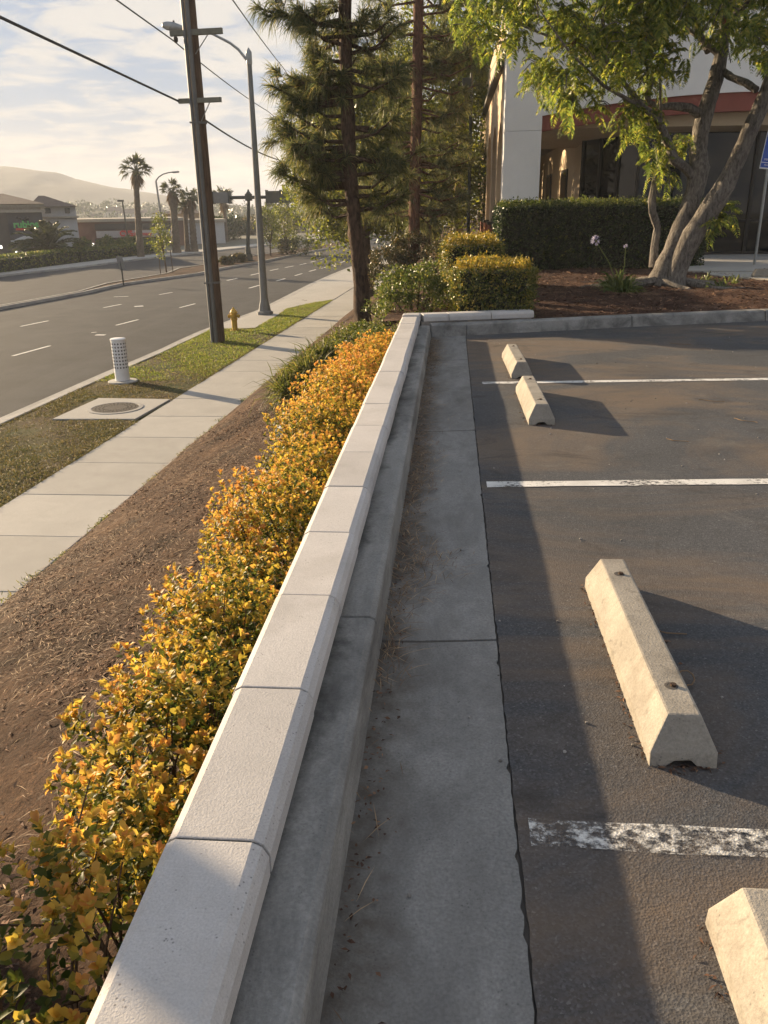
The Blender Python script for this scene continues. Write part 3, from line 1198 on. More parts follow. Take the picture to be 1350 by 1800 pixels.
# ------------------------------------------------------------------ street furniture
M['pole_wood'] = bark('creosoted_pole_wood', (0.045, 0.030, 0.020), (0.13, 0.085, 0.055), (9, 9, 0.5), 0.6, 0.02)
M['galv'] = plain('galvanised_steel', (0.30, 0.31, 0.31), 0.5, 0.7, 0.15, 3)
M['conduit'] = plain('grey_conduit', (0.13, 0.135, 0.135), 0.6, 0.2, 0.15, 3)
M['lamp_pole'] = concrete('spun_concrete_pole', (0.20, 0.205, 0.205), 0.15, 2.5, 60, 0.8)
M['dark_metal'] = plain('dark_green_metal', (0.030, 0.038, 0.035), 0.55, 0.3)
M['black_wire'] = plain('wire_sheath', (0.03, 0.03, 0.032), 0.6)
M['weathered_arm'] = plain('weathered_crossarm', (0.17, 0.17, 0.135), 0.85, 0, 0.25, 5, 0.3)
M['hydrant'] = plain('hydrant_yellow_paint', (0.52, 0.33, 0.035), 0.5, 0, 0.2, 8)
M['white_paint'] = plain('white_enamel', (0.74, 0.74, 0.74), 0.45, 0, 0.06, 8)
M['hole'] = plain('vent_hole_dark', (0.06, 0.06, 0.065), 0.9)
M['iron'] = plain('cast_iron', (0.060, 0.052, 0.045), 0.75, 0.5, 0.3, 20, 0.5)
M['glass_lens'] = plain('lamp_lens', (0.45, 0.46, 0.45), 0.3)
M['brown_box'] = plain('sign_housing', (0.055, 0.058, 0.052), 0.6, 0.2)
M['grey_box'] = plain('grey_sign_housing', (0.16, 0.165, 0.165), 0.6, 0.2)


def base_at(px, py, z=ZS):
    p = atz(px, py, z)
    return p


def rel(o, parent, P):
    o.parent = parent
    return o


# utility pole: follows its lean in the photograph
UB = base_at(385, 600)
UT = aty(333, 0, UB[1] - 0.2)
UD = (UT - UB) / (UT[2] - UB[2])
UTOP = UB + UD * (UT[2] - UB[2] + 3.0)
up = empty('utility_pole', tuple(UB), 'tall brown wooden utility pole with two short crossarms in the parkway', 'utility pole')


def on_pole(z):
    return UB + UD * (z - UB[2])


def L(p):
    return np.asarray(p, float) - UB


mb = MB()
zs = np.linspace(UB[2] - 0.4, UTOP[2], 10)
mb.tube([L(on_pole(z)) for z in zs], np.linspace(0.200, 0.150, 10), 16)
mb.build('pole', M['pole_wood'], up, smooth=True)
for off, r, ztop in ((-0.155, 0.052, UTOP[2]), (-0.03, 0.060, UTOP[2]),):
    mb = MB()
    mb.tube([L(on_pole(z)) + np.array([off, -0.205, 0]) for z in np.linspace(UB[2] - 0.2, ztop - .05, 6)], r, 10)
    mb.build('conduit', M['conduit'], up, smooth=True)
for zz in (UB[2] + 1.85, UB[2] + 6.4):
    mb = MB()
    p = L(on_pole(zz))
    mb.tube([p + np.array([0, 0, -.03]), p + np.array([0, 0, .03])], 0.208, 16)
    mb.obox(p + np.array([-0.09, -0.215, 0]), (0.15, 0, 0), (0, 0.06, 0), (0, 0, 0.02))
    mb.build('strap', M['conduit'], up)
YU = UB[1]
arms = []
for x0, x1, y0, y1, hh in ((299, 391, 59, 54, .075), (314, 389, 178, 175, .065)):
    a, b = aty(x0, y0, YU - 0.30), aty(x1, y1, YU - 0.30)
    mb = MB()
    c, d = (a + b) / 2, (b - a) / 2
    mb.obox(L(c), d, (0, 0.06, 0), (0, 0, hh))
    mb.build('crossarm', M['weathered_arm'], up, bevel=0.01)
    arms.append((a, b))
    for sgn in (-1, 1):
        q = c + d * (0.45 * sgn)
        mb = MB()
        mb.tube([L(q) + np.array([0, -.02, -.07]), L(on_pole(c[2] - 0.55)) + np.array([0.08 * sgn, -.14, 0])], 0.015, 6)
        mb.build('brace', M['galv'], up)
# overhead wires
def wire(name, pts, r, label, sag=0.0):
    P = []
    for a, b in zip(pts, pts[1:]):
        a, b = np.asarray(a), np.asarray(b)
        for i in range(12):
            t = i / 12
            P.append(a + (b - a) * t - np.array([0, 0, sag * 4 * t * (1 - t)]))
    P.append(np.asarray(pts[-1]))
    mb = MB()
    mb.tube(P, r, 6)
    o = mb.build(name, M['black_wire'])
    return tag(o, label, 'cable', 'overhead cables along the street')


A1 = arms[1][0]
p0 = aty(0, 30, 15.5)
wire('overhead_cable', [A1 + (p0 - A1) * 2.6, p0, A1], 0.030, 'thick black cable coming in to the lower crossarm of the utility pole', 0.0)
wire('overhead_cable', [on_pole(aty(365, 205, YU)[2]), aty(490, 281, 48.0), aty(560, 318, 90.0)], 0.030, 'thick black cable leaving the pole below the lower crossarm towards the pines', 0.15)
A0 = arms[0][0] + np.array([.05, 0, -.16])
p0 = aty(205, 0, 21.0)
wire('overhead_cable', [A0 + (p0 - A0) * 5, p0, A0], 0.020, 'thin cable hung below the upper crossarm, coming in from the street', 0.0)
wire('overhead_cable', [A0, aty(470, 195, 50.0), aty(560, 262, 95.0)], 0.020, 'thin cable hung below the upper crossarm, running on past the street lamp', 0.1)
wire('overhead_cable', [aty(395, -20, 24.0), aty(497, 118, 46.0), aty(560, 205, 90.0)], 0.018, 'high thin cable that passes the pine branch tips on their street side', 0.05)
wire('overhead_cable', [aty(468, -20, 24.0), aty(532, 88, 46.0), aty(585, 175, 90.0)], 0.018, 'high thin cable crossing behind the dark upper pine tufts', 0.05)
mb = MB()
c = aty(309, 69, YU - .3)
mb.lathe([(0.02, -.09), (0.06, -.06), (0.065, .03), (0.03, .07), (0.012, .16)], (0, 0, 0), 12)
o = mb.build('cable_clamp', M['iron'], up, smooth=True)
o.location = tuple(L(c))

# street lamp: tapered pole, curved arm over the road, cobra head
SB = base_at(466, 553)
ST = aty(437.5, 98, SB[1])
lamp = empty('street_lamp', tuple(SB), 'grey street lamp with flared base and curved arm reaching over the road', 'street lamp')
LL = lambda p: np.asarray(p, float) - SB
SD = (ST - SB) / (ST[2] - SB[2])
mb = MB()
zz = [0.55, 1.2, 3, 5, 7, ST[2] - SB[2]]
mb.tube([SD * z for z in zz], np.interp(zz, [0.5, zz[-1]], [0.155, 0.085]), 16)
mb.build('pole', M['lamp_pole'], lamp, smooth=True)
mb = MB()
mb.lathe([(0.33, -0.05), (0.33, 0.12), (0.25, 0.16), (0.22, 0.35), (0.16, 0.58), (0.15, 0.75)], (0, 0, 0), 8)
mb.build('base', M['lamp_pole'], lamp)
mb = MB()
mb.lathe([(0.10, -.28), (0.11, -.25), (0.11, .12), (0.07, .18), (0.02, .26)], tuple(LL(ST)), 12)
mb.build('pole_cap', M['galv'], lamp, smooth=True)
apx = [(436, 108), (427, 97), (419, 87), (405, 76), (392, 69), (380, 63), (370, 58), (358, 54), (345, 51), (328, 50)]
mb = MB()
mb.tube([LL(aty(x, y, SB[1] + (436 - x) * 0.001)) for x, y in apx], np.linspace(0.055, 0.035, len(apx)), 10)
mb.build('arm', M['galv'], lamp, smooth=True)
c = LL(aty(305, 47, SB[1] + .1))
mb = MB()
ax = unit((aty(287, 45, SB[1]) - aty(325, 51, SB[1]))[None])[0]
path = [c - ax * 0.45, c - ax * 0.25, c + ax * 0.0, c + ax * 0.25, c + ax * 0.40, c + ax * .44]
mb.tube(path, [0.05, 0.10, 0.155, 0.14, 0.09, 0.02], 12, squash=0.62)
mb.build('lamp_head', M['galv'], lamp, smooth=True)
mb = MB()
mb.tube([c + ax * .2 + np.array([0, 0, -.02]), c + ax * .2 + np.array([0, 0, -.11])], [0.13, 0.07], 12)
mb.build('lens', M['glass_lens'], lamp, smooth=True)
mb = MB()
mb.tube([c - ax * .02 + np.array([0, 0, .08]), c - ax * .02 + np.array([0, 0, .20])], 0.035, 8)
mb.build('photocell', M['iron'], lamp)

# fire hydrant
HB = base_at(413, 581)
hyd = empty('fire_hydrant', tuple(HB), 'yellow fire hydrant beside the wooden utility pole', 'fire hydrant')
mb = MB()
mb.lathe([(0.15, -.05), (0.15, 0.03), (0.10, 0.05), (0.10, 0.36), (0.125, 0.38), (0.125, 0.41), (0.11, 0.43), (0.105, .60)], (0, 0, 0), 18)
mb.build('barrel', M['hydrant'], hyd, smooth=True)
mb = MB()
mb.lathe([(0.135, .595), (0.135, .63), (0.115, .65), (0.095, .70), (0.05, .745), (0.035, .75), (0.035, .79), (0.01, .80)], (0, 0, 0), 18)
mb.build('bonnet', M['hydrant'], hyd, smooth=True)
for d in ((-1, 0), (1, 0), (0, -1)):
    mb = MB()
    d3 = np.array([d[0], d[1], 0.0])
    z = np.array([0, 0, 0.50])
    mb.tube([z + d3 * .08, z + d3 * .15, z + d3 * .152, z + d3 * .195, z + d3 * .197, z + d3 * .215], [.055, .055, .07, .07, .03, .03], 12)
    mb.build('outlet', M['hydrant'], hyd)
for k in range(8):
    a = k * math.pi / 4
    mb = MB()
    mb.lathe([(0.014, .03), (0.014, .055)], (0.128 * math.cos(a), 0.128 * math.sin(a), 0), 6)
    mb.build('flange_bolt', M['iron'], hyd)

# perforated vent pipe on a round pad
VB = base_at(216, 670)
vent = empty('vent_bollard', tuple(VB), 'white perforated vent pipe on a round concrete pad in the parkway', 'vent pipe')
mb = MB()
RV, HV = 0.175, 1.02
mb.lathe([(0.36, -.1), (0.36, 0.012), (0.34, 0.022), (0.0, 0.03)], (0, 0, 0), 24)
mb.build('pad', M['slab'], vent)
mb = MB()
mb.lathe([(RV, 0.03), (RV, HV), (RV + .012, HV + .003), (RV + .012, HV + .03), (RV - .01, HV + .042), (0.0, HV + .045)], (0, 0, 0), 32)
mb.build('pipe', M['white_paint'], vent, smooth=True)
mb = MB()
for r in range(8):
    z = 0.36 + r * 0.083
    for k in range(15):
        a = 2 * math.pi * k / 15
        n3 = np.array([math.cos(a), math.sin(a), 0])
        t3 = np.array([-math.sin(a), math.cos(a), 0])
        c = n3 * (RV + .0022) + np.array([0, 0, z])
        m = 8
        mb.add([c + 0.021 * (math.cos(2 * math.pi * q / m) * t3 + math.sin(2 * math.pi * q / m) * np.array([0, 0, 1.0])) for q in range(m)], [tuple(range(m))])
o = mb.build('vent_holes', M['hole'], vent)
tag(o, kind='stuff')

# manhole slab joined to the sidewalk
q = [atz(*p, ZS)[:2] for p in ((92, 738), (174, 701), (300, 703), (238, 738))]
ms = empty('manhole_slab', (float(np.mean([a[0] for a in q])), float(np.mean([a[1] for a in q])), ZS), 'square concrete manhole slab beside the sidewalk with a round iron lid', 'manhole')
mo = np.array(ms.location)
mb = MB()
mb.prism([(a[0] - mo[0], a[1] - mo[1]) for a in q], -.12, 0.022)
mb.build('slab', M['slab'], ms, bevel=0.012)
cm_ = atz(203, 719, ZS) - mo
mb = MB()
mb.lathe([(0.585, 0.020), (0.585, 0.034), (0.50, 0.036), (0.495, 0.028)], (cm_[0], cm_[1], 0), 40)
mb.build('ring', M['street_kerb'], ms)
mb = MB()
mb.lathe([(0.49, 0.020), (0.485, 0.032), (0.30, 0.034), (0.0, 0.034)], (cm_[0], cm_[1], 0), 40)
lid = mb.build('lid', M['iron'], ms)
mb = MB()
for r in (0.42, 0.34, 0.26):
    for k in range(28):
        a = 2 * math.pi * k / 28
        mb.lathe([(0.013, 0.034), (0.009, 0.041)], (cm_[0] + r * math.cos(a), cm_[1] + r * math.sin(a), 0), 6)
o = mb.build('lid_studs', M['iron'], ms)
o.parent = lid
tag(o, kind='stuff')

# small white irrigation box peeking out of the bank beside the shrubs
P = on_bank(500, 768)
mb = MB()
mb.box(-0.09, 0.09, -0.08, 0.08, -0.1, 0.11)
mb.box(-0.10, 0.10, -0.09, 0.09, 0.112, 0.13)
o = mb.build('irrigation_box', M['white_paint'], bevel=0.012)
o.location = tuple(P)
tag(o, 'small white irrigation box half hidden behind the golden shrubs', 'utility box')

# ------------------------------------------------------------------ median: sign gantry, small sign, staked tree
TB = base_at(437, 459, ZR + .1)
tp = empty('median_gantry', tuple(TB), 'dark post in the median carrying two sign boxes on a cross bar', 'gantry')
LT = lambda p: np.asarray(p, float) - TB
top = aty(437, 347, TB[1])
mb = MB()
mb.tube([(0, 0, 0.9), LT(top)], [0.16, 0.13], 12)
mb.build('post', M['dark_metal'], tp, smooth=True)
mb = MB()
mb.lathe([(0.5, -.1), (0.5, .08), (0.36, .12), (0.34, .55), (0.26, .62), (0.22, 1.0), (0.18, 1.15)], (0, 0, 0), 12)
mb.build('base', M['dark_metal'], tp)
mb = MB()
mb.obox(LT(top), (0.26, 0, 0), (0, 0.2, 0), (0, 0, 0.26))
mb.lathe([(0.26, .25), (0.1, .45), (0.07, .6)], tuple(LT(top)), 8)
mb.build('hub', M['dark_metal'], tp, bevel=0.05)
a, b = aty(352, 348, TB[1]), aty(515, 346, TB[1])
mb = MB()
mb.tube([LT(a), LT(b)], 0.13, 10)
mb.build('cross_bar', M['dark_metal'], tp, smooth=True)
for (x0, x1, y0, y1, mt) in ((350, 403, 338, 358, 'grey_box'), (470, 518, 335, 357, 'brown_box')):
    p, q = aty(x0, y1, TB[1]), aty(x1, y0, TB[1])
    mb = MB()
    mb.box(p[0], q[0], TB[1] - .35, TB[1] + .35, p[2], q[2])
    mb.v = [tuple(LT(v)) for v in mb.v]
    o = mb.build('sign_box', M[mt], tp, bevel=0.04)
    w = (q[0] - p[0])
    for t in (0.0, .5, 1.0):
        xx = p[0] + w * t
        mb = MB()
        mb.box(xx - .04, xx + .04, TB[1] - .40, TB[1] + .40, p[2] - .05, q[2] + .08)
        mb.v = [tuple(LT(v)) for v in mb.v]
        mb.build('frame_rib', M['dark_metal'], o).parent = o

MS = base_at(217, 498, ZR + .12)
sg = empty('median_sign', tuple(MS), 'small upright road sign seen edge on at the median nose', 'road sign')
mb = MB()
tp2 = aty(211, 452, MS[1]) - MS
mb.tube([(0, 0, -.1), tuple(tp2)], 0.045, 8)
mb.build('post', M['dark_metal'], sg)
mb = MB()
a = aty(212, 462, MS[1]) - MS
mb.obox(a, (0.20, -.08, 0.0), (.012, .03, 0), (-0.05, 0, 0.36))
mb.build('sign_plate', M['grey_box'], sg, bevel=0.01)
# ------------------------------------------------------------------ office building with arcade and curved porch
M['stucco'] = concrete('white_stucco', (0.82, 0.805, 0.78), 0.07, 0.8, 70, 0.9, (0.42, 0.40, 0.37), 0.25, 0.8, 0.55, 0.8, 0.35, 0.12)
M['beige'] = concrete('beige_stucco', (0.46, 0.36, 0.25), 0.1, 0.9, 60, 0.9)
M['sun_peach'] = concrete('sun_peach_stucco', (0.52, 0.41, 0.29), 0.1, 0.9, 60, 0.9)  # cream stucco with the peach warmth of sunlight put into its colour
M['red'] = plain('red_fascia_paint', (0.23, 0.060, 0.040), 0.65, 0, 0.15, 2, 0.1)
M['frame'] = plain('bronze_frame', (0.018, 0.016, 0.015), 0.4, 0.5)
M['cornice'] = plain('dark_cornice', (0.05, 0.045, 0.035), 0.7)
M['brickred'] = plain('brick_plinth', (0.26, 0.085, 0.05), 0.85, 0, 0.25, 14, 0.5)


def mk_glass():
    k = NT('dark_tinted_glass')
    return k.done((0.006, 0.007, 0.008), 0.03, None, 0.3)


M['glass'] = mk_glass()
BY, BX = 22.5, 1.25
bld = empty('office_building', (BX, BY, 0.2), 'white stucco office building with arcade arches and a red curved porch band', 'building')
B0 = np.array((BX, BY, 0.2))


def bpart(mb, name, mat, parent=None, **kw):
    o = mb.build(name, mat, None, loc=tuple(B0), **kw)
    o.location = (0, 0, 0)
    o.parent = parent or bld
    return o


ZT = 6.1
PXR = 2.16
# corner pier
mb = MB()
mb.box(BX, PXR, BY, BY + 0.75, 0.2, 3.248)
bpart(mb, 'corner_pier', M['stucco'], bevel=0.012)
# front wall above the pier and the flat arch
n = 40
XA0, XA1 = PXR, 12.4
xc, half = (XA0 + XA1) / 2, (XA1 - XA0) / 2


def arch_z(x, base, rise):
    t = (x - xc) / half
    return base + rise * (1 - t * t)


xs = np.linspace(XA0, XA1, n)
mb = MB()
top = []
vs = [(x, BY, arch_z(x, 3.58, 0.42)) for x in xs] + [(x, BY, ZT) for x in xs] + [(x, BY + .4, arch_z(x, 3.58, 0.42)) for x in xs] + [(x, BY + .4, ZT) for x in xs]
fs = [(i, i + 1, n + i + 1, n + i) for i in range(n - 1)] + [(2 * n + i, 3 * n + i, 3 * n + i + 1, 2 * n + i + 1) for i in range(n - 1)] + \
     [(i, 2 * n + i, 2 * n + i + 1, i + 1) for i in range(n - 1)] + [(n + i, n + i + 1, 3 * n + i + 1, 3 * n + i) for i in range(n - 1)]
mb.add(vs, fs)
mb.box(BX, PXR - .002, BY + .001, BY + .75, 3.256, ZT)
mb.box(XA1 + .002, 30, BY, BY + .75, 0.2, ZT)
bpart(mb, 'front_wall', M['stucco'])
# red fascia band, set back a little
mb = MB()
vs, fs = [], []
for x in xs:
    zb, zt_ = arch_z(x, 3.235, 0.36), arch_z(x, 3.58, 0.42) + .03
    vs += [(x, BY + .06, zb), (x, BY + .06, zt_), (x, BY + .30, zt_), (x, BY + .30, zb)]
for i in range(n - 1):
    for j in range(4):
        a, b = i * 4 + j, i * 4 + (j + 1) % 4
        fs.append((a, b, b + 4, a + 4))
mb.add(vs, fs)
bpart(mb, 'fascia_band', M['red'])
# soffit of the porch
mb = MB()
mb.add([(PXR, BY + .3, 3.235)] + [(x, BY + .3, arch_z(x, 3.24, 0.36)) for x in xs[1:]] + [(XA1, 27, 3.1), (3.2, 27, 3.1), (PXR, 27, 3.1)], [tuple(range(n + 3))])
bpart(mb, 'soffit', M['beige'])
# inner wall of the arcade and the wall above the glass
mb = MB()
mb.box(3.62, 4.0, 25.3, 44, 0.2, 3.4)
bpart(mb, 'inner_wall', M['sun_peach'])
for yy in (28.5, 33.0):
    mb = MB()
    mb.box(3.58, 3.63, yy, yy + 1.5, 0.5, 2.6)
    w = bpart(mb, 'window', M['frame'])
    mb = MB()
    mb.box(3.565, 3.60, yy + .08, yy + 1.42, 0.6, 2.5)
    bpart(mb, 'pane', M['glass'], w).parent = w
# storefront: angled bay then straight run; each pane and mullion apart
GL = [(3.62, 25.3), (4.02, 24.85), (4.42, 24.4), (4.85, 23.95), (6.3, 23.95), (7.8, 23.95), (9.3, 23.95), (10.8, 23.95), (12.4, 23.95)]
for i, ((x0, y0), (x1, y1)) in enumerate(zip(GL, GL[1:])):
    d = np.array([x1 - x0, y1 - y0, 0.0])
    Ln = np.linalg.norm(d)
    d /= Ln
    nrm = np.array([d[1], -d[0], 0])
    for z0, z1 in ((0.30, 1.05), (1.11, 3.3)):
        mb = MB()
        c = np.array([(x0 + x1) / 2, (y0 + y1) / 2, (z0 + z1) / 2])
        mb.obox(c, d * (Ln / 2 - .03), nrm * 0.012, (0, 0, (z1 - z0) / 2))
        bpart(mb, 'pane', M['glass'])
    mb = MB()
    mb.obox((x0, y0, 1.75), d * .035, nrm * .07, (0, 0, 1.55))
    mb.obox(((x0 + x1) / 2, (y0 + y1) / 2, 1.08), d * (Ln / 2 - .036), nrm * .05, (0, 0, .028))
    mb.obox(((x0 + x1) / 2, (y0 + y1) / 2, .25), d * (Ln / 2 - .036), nrm * .05, (0, 0, .05))
    bpart(mb, 'mullion', M['frame'])
mb = MB()
mb.box(4.05, 12.4, 25.6, 26.0, 0.2, 3.4)
bpart(mb, 'back_wall', M['frame'])
# arcade side: piers and arches along the left face
AX0, AX1 = BX - .0, BX + 0.42
bays = [(BY + .75, BY + 3.15), (BY + 3.85, BY + 6.6), (BY + 7.4, BY + 10.4), (BY + 11.2, BY + 14.2)]
mb = MB()
for (a, b), (a2, b2) in zip(bays, bays[1:] + [(BY + 15, 0)]):
    mb2 = MB()
    mb2.box(AX0 + .003, AX1, b, a2, 0.2, 2.60)
    bpart(mb2, 'arcade_pier', M['sun_peach'], bevel=.01)
    mb3 = MB()
    mb3.box(AX0 - .05, AX1 + .05, b - .05, a2 + .05, 0.2, 0.95)
    bpart(mb3, 'pier_plinth', M['brickred'])
    mb3 = MB()
    mb3.box(AX0 - .08, AX1 + .08, b - .08, a2 + .08, 0.952, 1.05)
    bpart(mb3, 'plinth_cap', M['cornice'])
for (a, b) in bays:
    m = 20
    ysa = np.linspace(a, b, m)
    r = (b - a) / 2
    za = [2.60 + math.sqrt(max(0, r * r - (y - (a + b) / 2) ** 2)) * 0.85 for y in ysa]
    vs = [(AX0 + .004, y, z) for y, z in zip(ysa, za)] + [(AX0 + .004, y, 5.0) for y in ysa] + [(AX1, y, z) for y, z in zip(ysa, za)] + [(AX1, y, 5.0) for y in ysa]
    mb.add(vs, [(i, i + 1, m + i + 1, m + i) for i in range(m - 1)] + [(2 * m + i, 3 * m + i, 3 * m + i + 1, 2 * m + i + 1) for i in range(m - 1)] + [(i, 2 * m + i, 2 * m + i + 1, i + 1) for i in range(m - 1)])
for (a, b), (a2, b2) in zip([(0, BY + .75)] + bays, bays + [(BY + 15, 0)]):
    if a2 > b:
        mb.box(AX0 + .0045, AX1 - .001, b + .001, a2 - .001, 2.602, 5.0)
bpart(mb, 'arcade_wall', M['sun_peach'])
mb = MB()
mb.box(AX0 + .0035, AX1, BY + .76, BY + 15, 5.0, ZT)
bpart(mb, 'side_parapet', M['sun_peach'])
mb = MB()
mb.extrude([(-0.16, 4.84), (-0.16, 4.96), (-0.05, 5.02), (0.001, 5.02), (0.001, 4.80)], (BX, BY + .9, 0), (BX, BY + 15, 0), side=(1, 0, 0))
bpart(mb, 'cornice', M['cornice'])
mb = MB()
mb.box(BX + .45, 30, BY + .42, BY + 20, ZT - .3, ZT - .1)
mb.box(BX + .1, 30, BY + 15.5, BY + 20, 0.2, ZT)
bpart(mb, 'roof', M['beige'])

# blue parking sign on a leaning post
M['sign_blue'] = plain('sign_blue', (0.012, 0.075, 0.42), 0.4, 0, 0.05)
M['sign_white'] = plain('sign_white', (0.8, 0.8, 0.8), 0.45, 0, 0.03)
PB = atz(1326, 465, 0.225)
PT = aty(1349.5, 297, PB[1])
sp = empty('accessible_parking_sign', tuple(PB), 'blue accessible parking sign on a leaning steel post by the walkway', 'sign')
D = (PT - PB)
mb = MB()
mb.tube([(0, 0, -.05), tuple(D * 1.0), tuple(D * 1.34)], 0.030, 12)
mb.build('post', M['galv'], sp, smooth=True)
ax = np.array([1.0, 0, -0.10]); ax /= np.linalg.norm(ax)
uz = np.array([0.10, 0, 1.0]); uz /= np.linalg.norm(uz)
c = D * 1.0 + np.array([0.035, -.045, 0.40])
mb = MB()
mb.obox(c, ax * .19, (0, .004, 0), uz * .41)
plate = mb.build('sign_plate', M['sign_white'], sp, bevel=0.003)
mb = MB()
mb.obox(c + np.array([0, -.0045, 0]) + uz * .06, ax * .178, (0, .002, 0), uz * .335)
mb.build('blue_field', M['sign_blue'], plate)
mb = MB()
mb.obox(c + np.array([0, -.0045, 0]) - uz * .335, ax * .178, (0, .002, 0), uz * .045)
mb.build('blue_field', M['sign_blue'], plate)
# wheelchair figure and lettering
mb = MB()
f = c + np.array([0, -.009, 0]) + uz * .10
pt = lambda a, b: f + ax * a + uz * b
mb.tube([pt(.07 * math.cos(t) + .0, .07 * math.sin(t) - .06) for t in np.linspace(2.4, 6.0, 16)], 0.010, 6)
mb.tube([pt(-.02, .10), pt(-.01, 0), pt(.06, 0), pt(.09, -.11), pt(.12, -.11)], 0.012, 6)
mb.tube([pt(-.02, .13), pt(-.02, .16)], 0.022, 8)
mb.build('wheelchair_symbol', M['sign_white'], plate)


def text_mesh(txt, size, mat, parent, loc, rot, extrude=0.002, name='lettering', align='CENTER', bold=0.0):
    cu = bpy.data.curves.new(name, 'FONT')
    cu.body = txt
    cu.size = size
    cu.extrude = extrude
    cu.offset = bold
    cu.align_x = align
    cu.align_y = 'CENTER'
    to = bpy.data.objects.new(name, cu)
    C.objects.link(to)
    dg = bpy.context.evaluated_depsgraph_get()
    dg.update()
    me = bpy.data.meshes.new_from_object(to.evaluated_get(dg))
    bpy.data.objects.remove(to)
    o = bpy.data.objects.new(name, me)
    me.materials.clear()
    me.materials.append(mat)
    C.objects.link(o)
    o.parent = parent
    o.location = loc
    o.rotation_euler = rot
    return o


text_mesh('MINIMUM', 0.06, M['sign_white'], plate, tuple(c + np.array([0, -.008, 0]) - uz * .225), (math.pi / 2, 0.1, 0))
text_mesh('FINE $250', 0.05, M['sign_white'], plate, tuple(c + np.array([0, -.008, 0]) - uz * .335), (math.pi / 2, 0.1, 0))
# ------------------------------------------------------------------ plants
M['bark_brown'] = bark('shrub_twig_bark', (0.045, 0.030, 0.020), (0.11, 0.075, 0.05), (20, 20, 8), 0.3, 0.005)
M['pine_bark'] = bark('pine_bark', (0.022, 0.015, 0.011), (0.11, 0.070, 0.048), (6, 6, 2.2), 1.0, 0.05)
M['grey_bark'] = bark('jacaranda_bark', (0.055, 0.049, 0.043), (0.235, 0.212, 0.188), (9, 9, 3.0), 1.0, 0.04)
M['palm_bark'] = bark('palm_trunk_bark', (0.06, 0.045, 0.032), (0.20, 0.16, 0.12), (4, 4, 9), 0.9, 0.03)
M['golden'] = leaf_mat('golden_shrub_leaf', ((0.0, (0.030, 0.050, 0.012)), (0.30, (0.085, 0.105, 0.018)), (0.50, (0.27, 0.22, 0.040)), (0.76, (0.52, 0.37, 0.070)), (1.0, (0.50, 0.25, 0.075))), 0.50, 0.5, 1.5, attr='g', spec=0.25)
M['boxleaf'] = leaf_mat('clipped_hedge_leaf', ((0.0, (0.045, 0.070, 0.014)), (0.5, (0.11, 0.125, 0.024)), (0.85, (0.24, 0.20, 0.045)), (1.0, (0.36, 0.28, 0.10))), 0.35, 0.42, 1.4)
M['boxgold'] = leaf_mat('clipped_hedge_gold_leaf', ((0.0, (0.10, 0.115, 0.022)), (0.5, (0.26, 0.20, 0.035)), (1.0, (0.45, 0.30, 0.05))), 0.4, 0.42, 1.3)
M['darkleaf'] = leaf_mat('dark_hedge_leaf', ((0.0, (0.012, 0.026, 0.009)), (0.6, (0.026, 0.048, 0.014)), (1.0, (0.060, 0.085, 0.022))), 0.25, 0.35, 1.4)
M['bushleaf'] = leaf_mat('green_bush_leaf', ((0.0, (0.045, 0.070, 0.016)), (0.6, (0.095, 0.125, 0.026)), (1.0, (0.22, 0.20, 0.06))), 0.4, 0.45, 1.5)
M['duskybush'] = leaf_mat('dusky_bush_leaf', ((0.0, (0.030, 0.036, 0.014)), (0.6, (0.060, 0.062, 0.022)), (1.0, (0.16, 0.10, 0.04))), 0.3, 0.45, 1.4)
M['needle'] = leaf_mat('pine_needle', ((0.0, (0.045, 0.062, 0.030)), (0.5, (0.090, 0.105, 0.046)), (0.85, (0.17, 0.165, 0.065)), (1.0, (0.30, 0.24, 0.10))), 0.50, 0.5, 1.6)
M['broad'] = leaf_mat('broadleaf_tree_leaf', ((0.0, (0.055, 0.075, 0.014)), (0.6, (0.12, 0.14, 0.022)), (1.0, (0.24, 0.23, 0.035))), 0.5, 0.45, 1.6)
M['jaca'] = leaf_mat('feathery_tree_leaf', ((0.0, (0.062, 0.10, 0.022)), (0.5, (0.145, 0.19, 0.036)), (0.9, (0.28, 0.29, 0.050)), (1.0, (0.40, 0.33, 0.08))), 0.55, 0.45, 1.6)
M['palmleaf'] = leaf_mat('palm_leaf', ((0.0, (0.030, 0.040, 0.016)), (1.0, (0.085, 0.090, 0.034))), 0.3, 0.45, 1.5)
M['deadpalm'] = leaf_mat('dead_palm_leaf', ((0.0, (0.09, 0.06, 0.035)), (1.0, (0.20, 0.14, 0.08))), 0.2, 0.8, 1.2)
M['grass'] = leaf_mat('grass_blade', ((0.0, (0.10, 0.150, 0.020)), (0.55, (0.17, 0.215, 0.032)), (0.85, (0.26, 0.25, 0.06)), (1.0, (0.36, 0.29, 0.12))), 0.45, 0.55, 1.5)
M['drygrass'] = leaf_mat('half_dry_grass_blade', ((0.0, (0.070, 0.085, 0.020)), (0.5, (0.13, 0.115, 0.045)), (1.0, (0.25, 0.19, 0.09))), 0.35, 0.6, 1.3)
M['tallgrass'] = leaf_mat('tall_grass_blade', ((0.0, (0.060, 0.080, 0.016)), (0.6, (0.13, 0.14, 0.032)), (1.0, (0.27, 0.22, 0.08))), 0.45, 0.5, 1.5)
M['strap'] = leaf_mat('strap_leaf', ((0.0, (0.05, 0.085, 0.02)), (1.0, (0.16, 0.18, 0.05))), 0.4, 0.4, 1.5)
M['petal'] = leaf_mat('pale_violet_petal', ((0.0, (0.22, 0.21, 0.42)), (1.0, (0.50, 0.48, 0.66))), 0.4, 0.6, 1.2)
